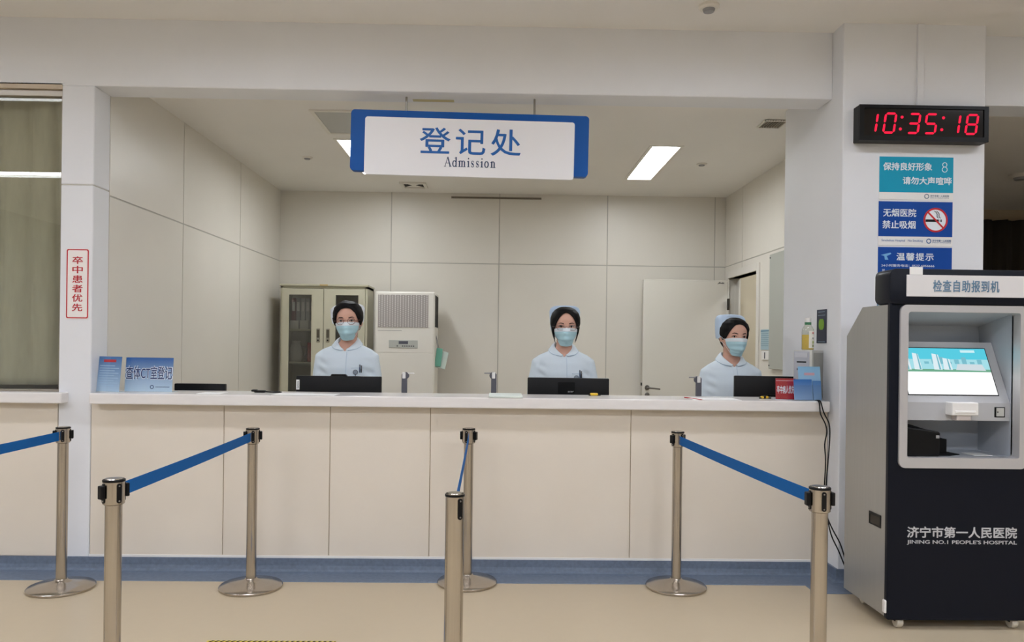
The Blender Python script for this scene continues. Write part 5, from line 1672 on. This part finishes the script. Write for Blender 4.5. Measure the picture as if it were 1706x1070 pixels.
    for s in (-1, 1):
        for v in (0.97, 0.12):
            a = mask_pt(1.2 * s, v)
            MB().tube([a, (a + H((s * 0.087, 0.0, 0.106))) / 2 + Vector((s * 0.003, 0, 0)), H((s * 0.088, 0.02, 0.114 + (0.016 if v > 0.5 else -0.02)))], 0.0013, 6).build('ear_loop', MASK_W, mk, 180)
    # ---- hair
    if style == 'a':
        line = [(0, 0.855), (0.35, 0.83), (0.7, 0.72), (0.95, 0.56), (1.2, 0.42), (1.5, 0.40), (1.9, 0.24), (3.2, 0.12)]
        o_top = 0.017
    elif style == 'b':
        line = [(0, 0.885), (0.2, 0.86), (0.5, 0.77), (0.75, 0.66), (0.95, 0.53), (1.25, 0.36), (1.6, 0.32), (1.9, 0.2), (3.2, 0.1)]
        o_top = 0.018
    else:
        line = [(0, 0.85), (0.3, 0.83), (0.7, 0.73), (1.0, 0.56), (1.25, 0.46), (1.5, 0.42), (1.9, 0.22), (3.2, 0.1)]
        o_top = 0.014
    rows = []
    na, nq = 72, 22
    for j in range(nq + 1):
        row = []
        for i in range(na):
            a = -PI + 2 * PI * i / na
            t0 = interp(line, abs(a))
            q = j / nq
            tt = t0 + (0.995 - t0) * (1 - (1 - q) ** 1.3)
            of = 0.004 + (o_top - 0.004) * min(1, q * 3.2) ** 0.6
            of += 0.0018 * math.sin(a * 31 + 3 * math.sin(q * 4)) * min(1, q * 4) * (1 - q)
            if style == 'a' and abs(a) < 1.2:
                of += 0.006 * math.exp(-((a + 0.35) / 0.5) ** 2) * min(1, q * 4)
            row.append(hpt(a, tt, of, False))
        rows.append(row)
    top = hpt(0, 1.0, o_top, False)
    hb = MB()
    hb.grid(rows, 0.004, closed=True)
    hb.ball((0, 0, 0), (0.055, 0.05, 0.045), 18, M=HM @ Matrix.Translation((0, 0.1, 0.12)))
    hair = hb.build('hair', HAIR, t, 180)
    def lock(pts, r0, r1):
        P_ = [hpt(a, q, o) for a, q, o in pts]
        sm = []
        for a, b in zip(P_, P_[1:]):
            for w_ in range(3):
                sm.append(a.lerp(b, w_ / 3))
        sm.append(P_[-1])
        for _ in range(2):
            sm = [sm[0]] + [(sm[i - 1] + sm[i] * 2 + sm[i + 1]) / 4 for i in range(1, len(sm) - 1)] + [sm[-1]]
        n_ = len(sm)
        return MB().tube(sm, [r0 + (r1 - r0) * (i / (n_ - 1)) ** 1.5 for i in range(n_)], 8).build('hair_lock', HAIR, hair, 180)
    if style == 'b':
        for s in (-1, 1):
            for d in range(5):
                lock([(0.1 * s + 0.05 * d * s, 0.92, 0.008), (0.5 * s + 0.07 * d * s, 0.79 + 0.01 * d, 0.012), (0.86 * s + 0.08 * d * s, 0.6, 0.01), (1.1 * s + 0.07 * d * s, 0.46 - 0.02 * d, 0.012), (1.22 * s + 0.06 * d * s, 0.34 - 0.035 * (d % 3), 0.012)], 0.0075, 0.002)
            for d in range(3):
                lock([(1.2 * s + 0.1 * d * s, 0.5, 0.012), (1.3 * s + 0.1 * d * s, 0.32, 0.014), (1.28 * s + 0.12 * d * s, 0.16 - 0.05 * d, 0.016 + 0.004 * d)], 0.007, 0.0015)
    elif style == 'a':
        for d in range(7):
            lock([(-0.5 + 0.12 * d, 0.89, 0.008), (-0.25 + 0.15 * d, 0.915, 0.016), (0.3 + 0.12 * d, 0.9, 0.014), (0.85 + 0.06 * d, 0.68, 0.012), (1.1 + 0.04 * d, 0.52, 0.01)], 0.009, 0.004)
        for d in range(5):
            lock([(-0.4 - 0.1 * d, 0.89, 0.01), (-0.75 - 0.08 * d, 0.72, 0.014), (-1.05 - 0.06 * d, 0.56, 0.012), (-1.2 - 0.05 * d, 0.42, 0.008)], 0.009, 0.004)
        for s in (-1, 1):
            for d in range(3):
                lock([(1.05 * s + 0.12 * s * d, 0.6, 0.012), (1.18 * s + 0.1 * s * d, 0.5, 0.014), (1.22 * s + 0.1 * s * d, 0.4 - 0.01 * d, 0.01)], 0.009, 0.004)
    else:
        for s in (-1, 1):
            for d in range(4):
                lock([(0.1 * s + 0.1 * d * s, 0.9, 0.006), (0.5 * s + 0.1 * d * s, 0.82, 0.009), (0.95 * s + 0.06 * d * s, 0.6, 0.009), (1.2 * s + 0.06 * d * s, 0.45, 0.008)], 0.007, 0.004)
    # ---- nurse cap: a folded band standing behind the hair
    cy_, cz_, ch, tilt = {'a': (0.05, 0.105, 0.13, 0.10), 'b': (0.045, 0.095, 0.166, 0.06), 'c': (0.042, 0.105, 0.164, 0.10)}[style]
    rings = []
    cw = 1.1 if style == 'a' else 1.0
    for q, rx, ry in ((0, 0.091, 0.082), (0.12, 0.095, 0.084), (0.4, 0.1, 0.08), (0.75, 0.103, 0.068), (0.9, 0.101, 0.058), (0.97, 0.093, 0.05), (1.0, 0.078, 0.04)):
        z = cz_ + q * ch
        rings.append([H(p) for p in [Vector((v.x, v.y + tilt * q * 0.12, z + (0.0 if q < 0.9 else -0.012 * (abs(v.x) / 0.1) ** 3))) for v in ell(-0.012 if style == 'a' else 0, cy_, 0, rx * cw, ry, 40, 0.8)]])
    cp = MB().loft(rings)
    cp = cp.build('nurse_cap', mat('cap_pale_blue', (196, 216, 240), 0.75) if style != 'a' else mat('cap_white', (226, 232, 240), 0.75), t, 50)
    # ---- glasses
    if style in 'ab':
        fm = mat('frame_brown', (120, 66, 58), 0.35) if style == 'a' else mat('frame_steel', (150, 132, 132), 0.3, metal=0.6)
        g = None
        mbg = MB()
        cs = []
        for s in (-1, 1):
            c_ = head_pt(0.40 * s, 0.49)
            c_ = Vector((0.036 * s, -0.107, 0.49 * HEAD_H - (0.004 if style == 'b' else 0.001)))
            cs.append(c_)
            ra, rb = (0.0235, 0.0215) if style == 'a' else (0.025, 0.017)
            pts = [Vector((c_.x + ra * math.copysign(abs(math.cos(a)) ** (1.0 if style == 'a' else 0.6), math.cos(a)), c_.y + 0.012 * (abs(c_.x + ra * math.cos(a)) / 0.06) ** 2, c_.z + rb * math.copysign(abs(math.sin(a)) ** (1.0 if style == 'a' else 0.6), math.sin(a)))) for a in [2 * PI * i / 36 for i in range(37)]]
            mbg.tube([H(p) for p in pts], 0.0015 if style == 'a' else 0.0011, 8)
            o_ = Vector((c_.x + s * ra, c_.y + 0.012 * (abs(c_.x + s * ra) / 0.06) ** 2, c_.z + 0.004))
            mbg.tube([H(o_), H((s * 0.085, -0.055, o_.z + 0.003)), H((s * 0.09, 0.01, o_.z + 0.004)), H((s * 0.088, 0.03, o_.z - 0.012))], 0.0014, 8)
        b0, b1 = cs[0] + Vector((ra, 0, 0.004)), cs[1] + Vector((-ra, 0, 0.004))
        mbg.tube([H(b0), H((b0 + b1) / 2 + Vector((0, -0.002, 0.004))), H(b1)], 0.0014, 8)
        g = mbg.build('glasses', fm, t, 180)
        for c_ in cs:
            MB().prism([(c_.x + ra * 0.97 * math.copysign(abs(math.cos(a)) ** (1.0 if style == 'a' else 0.6), math.cos(a)), c_.z + rb * 0.97 * math.copysign(abs(math.sin(a)) ** (1.0 if style == 'a' else 0.6), math.sin(a))) for a in [2 * PI * i / 32 for i in range(32)]], c_.y + 0.002, c_.y + 0.0032, 'y', M=HM).build('lens', thin_glass('lens_glass', (252, 252, 252), 0.015), g)
    return t


NY = 5.16
nurse('nurse with round glasses, white cap and mask standing before the glazed cabinet', 582, NY, P(582, 566.5, NY).z, 578, yaw=0.02, roll=-0.05, style='a')
nurse('nurse with dark side locks, pale blue cap and mask standing behind the middle monitor', 941, NY, P(941, 576, NY).z, 939, yaw=0.0, style='b', arm=0.012)
nurse('nurse without glasses in pale blue cap and mask standing by the open door', 1220, NY, P(1220, 592.5, NY).z, 1219, yaw=0.20, roll=0.03, style='c', arm=-0.012, shoulder=0.96)
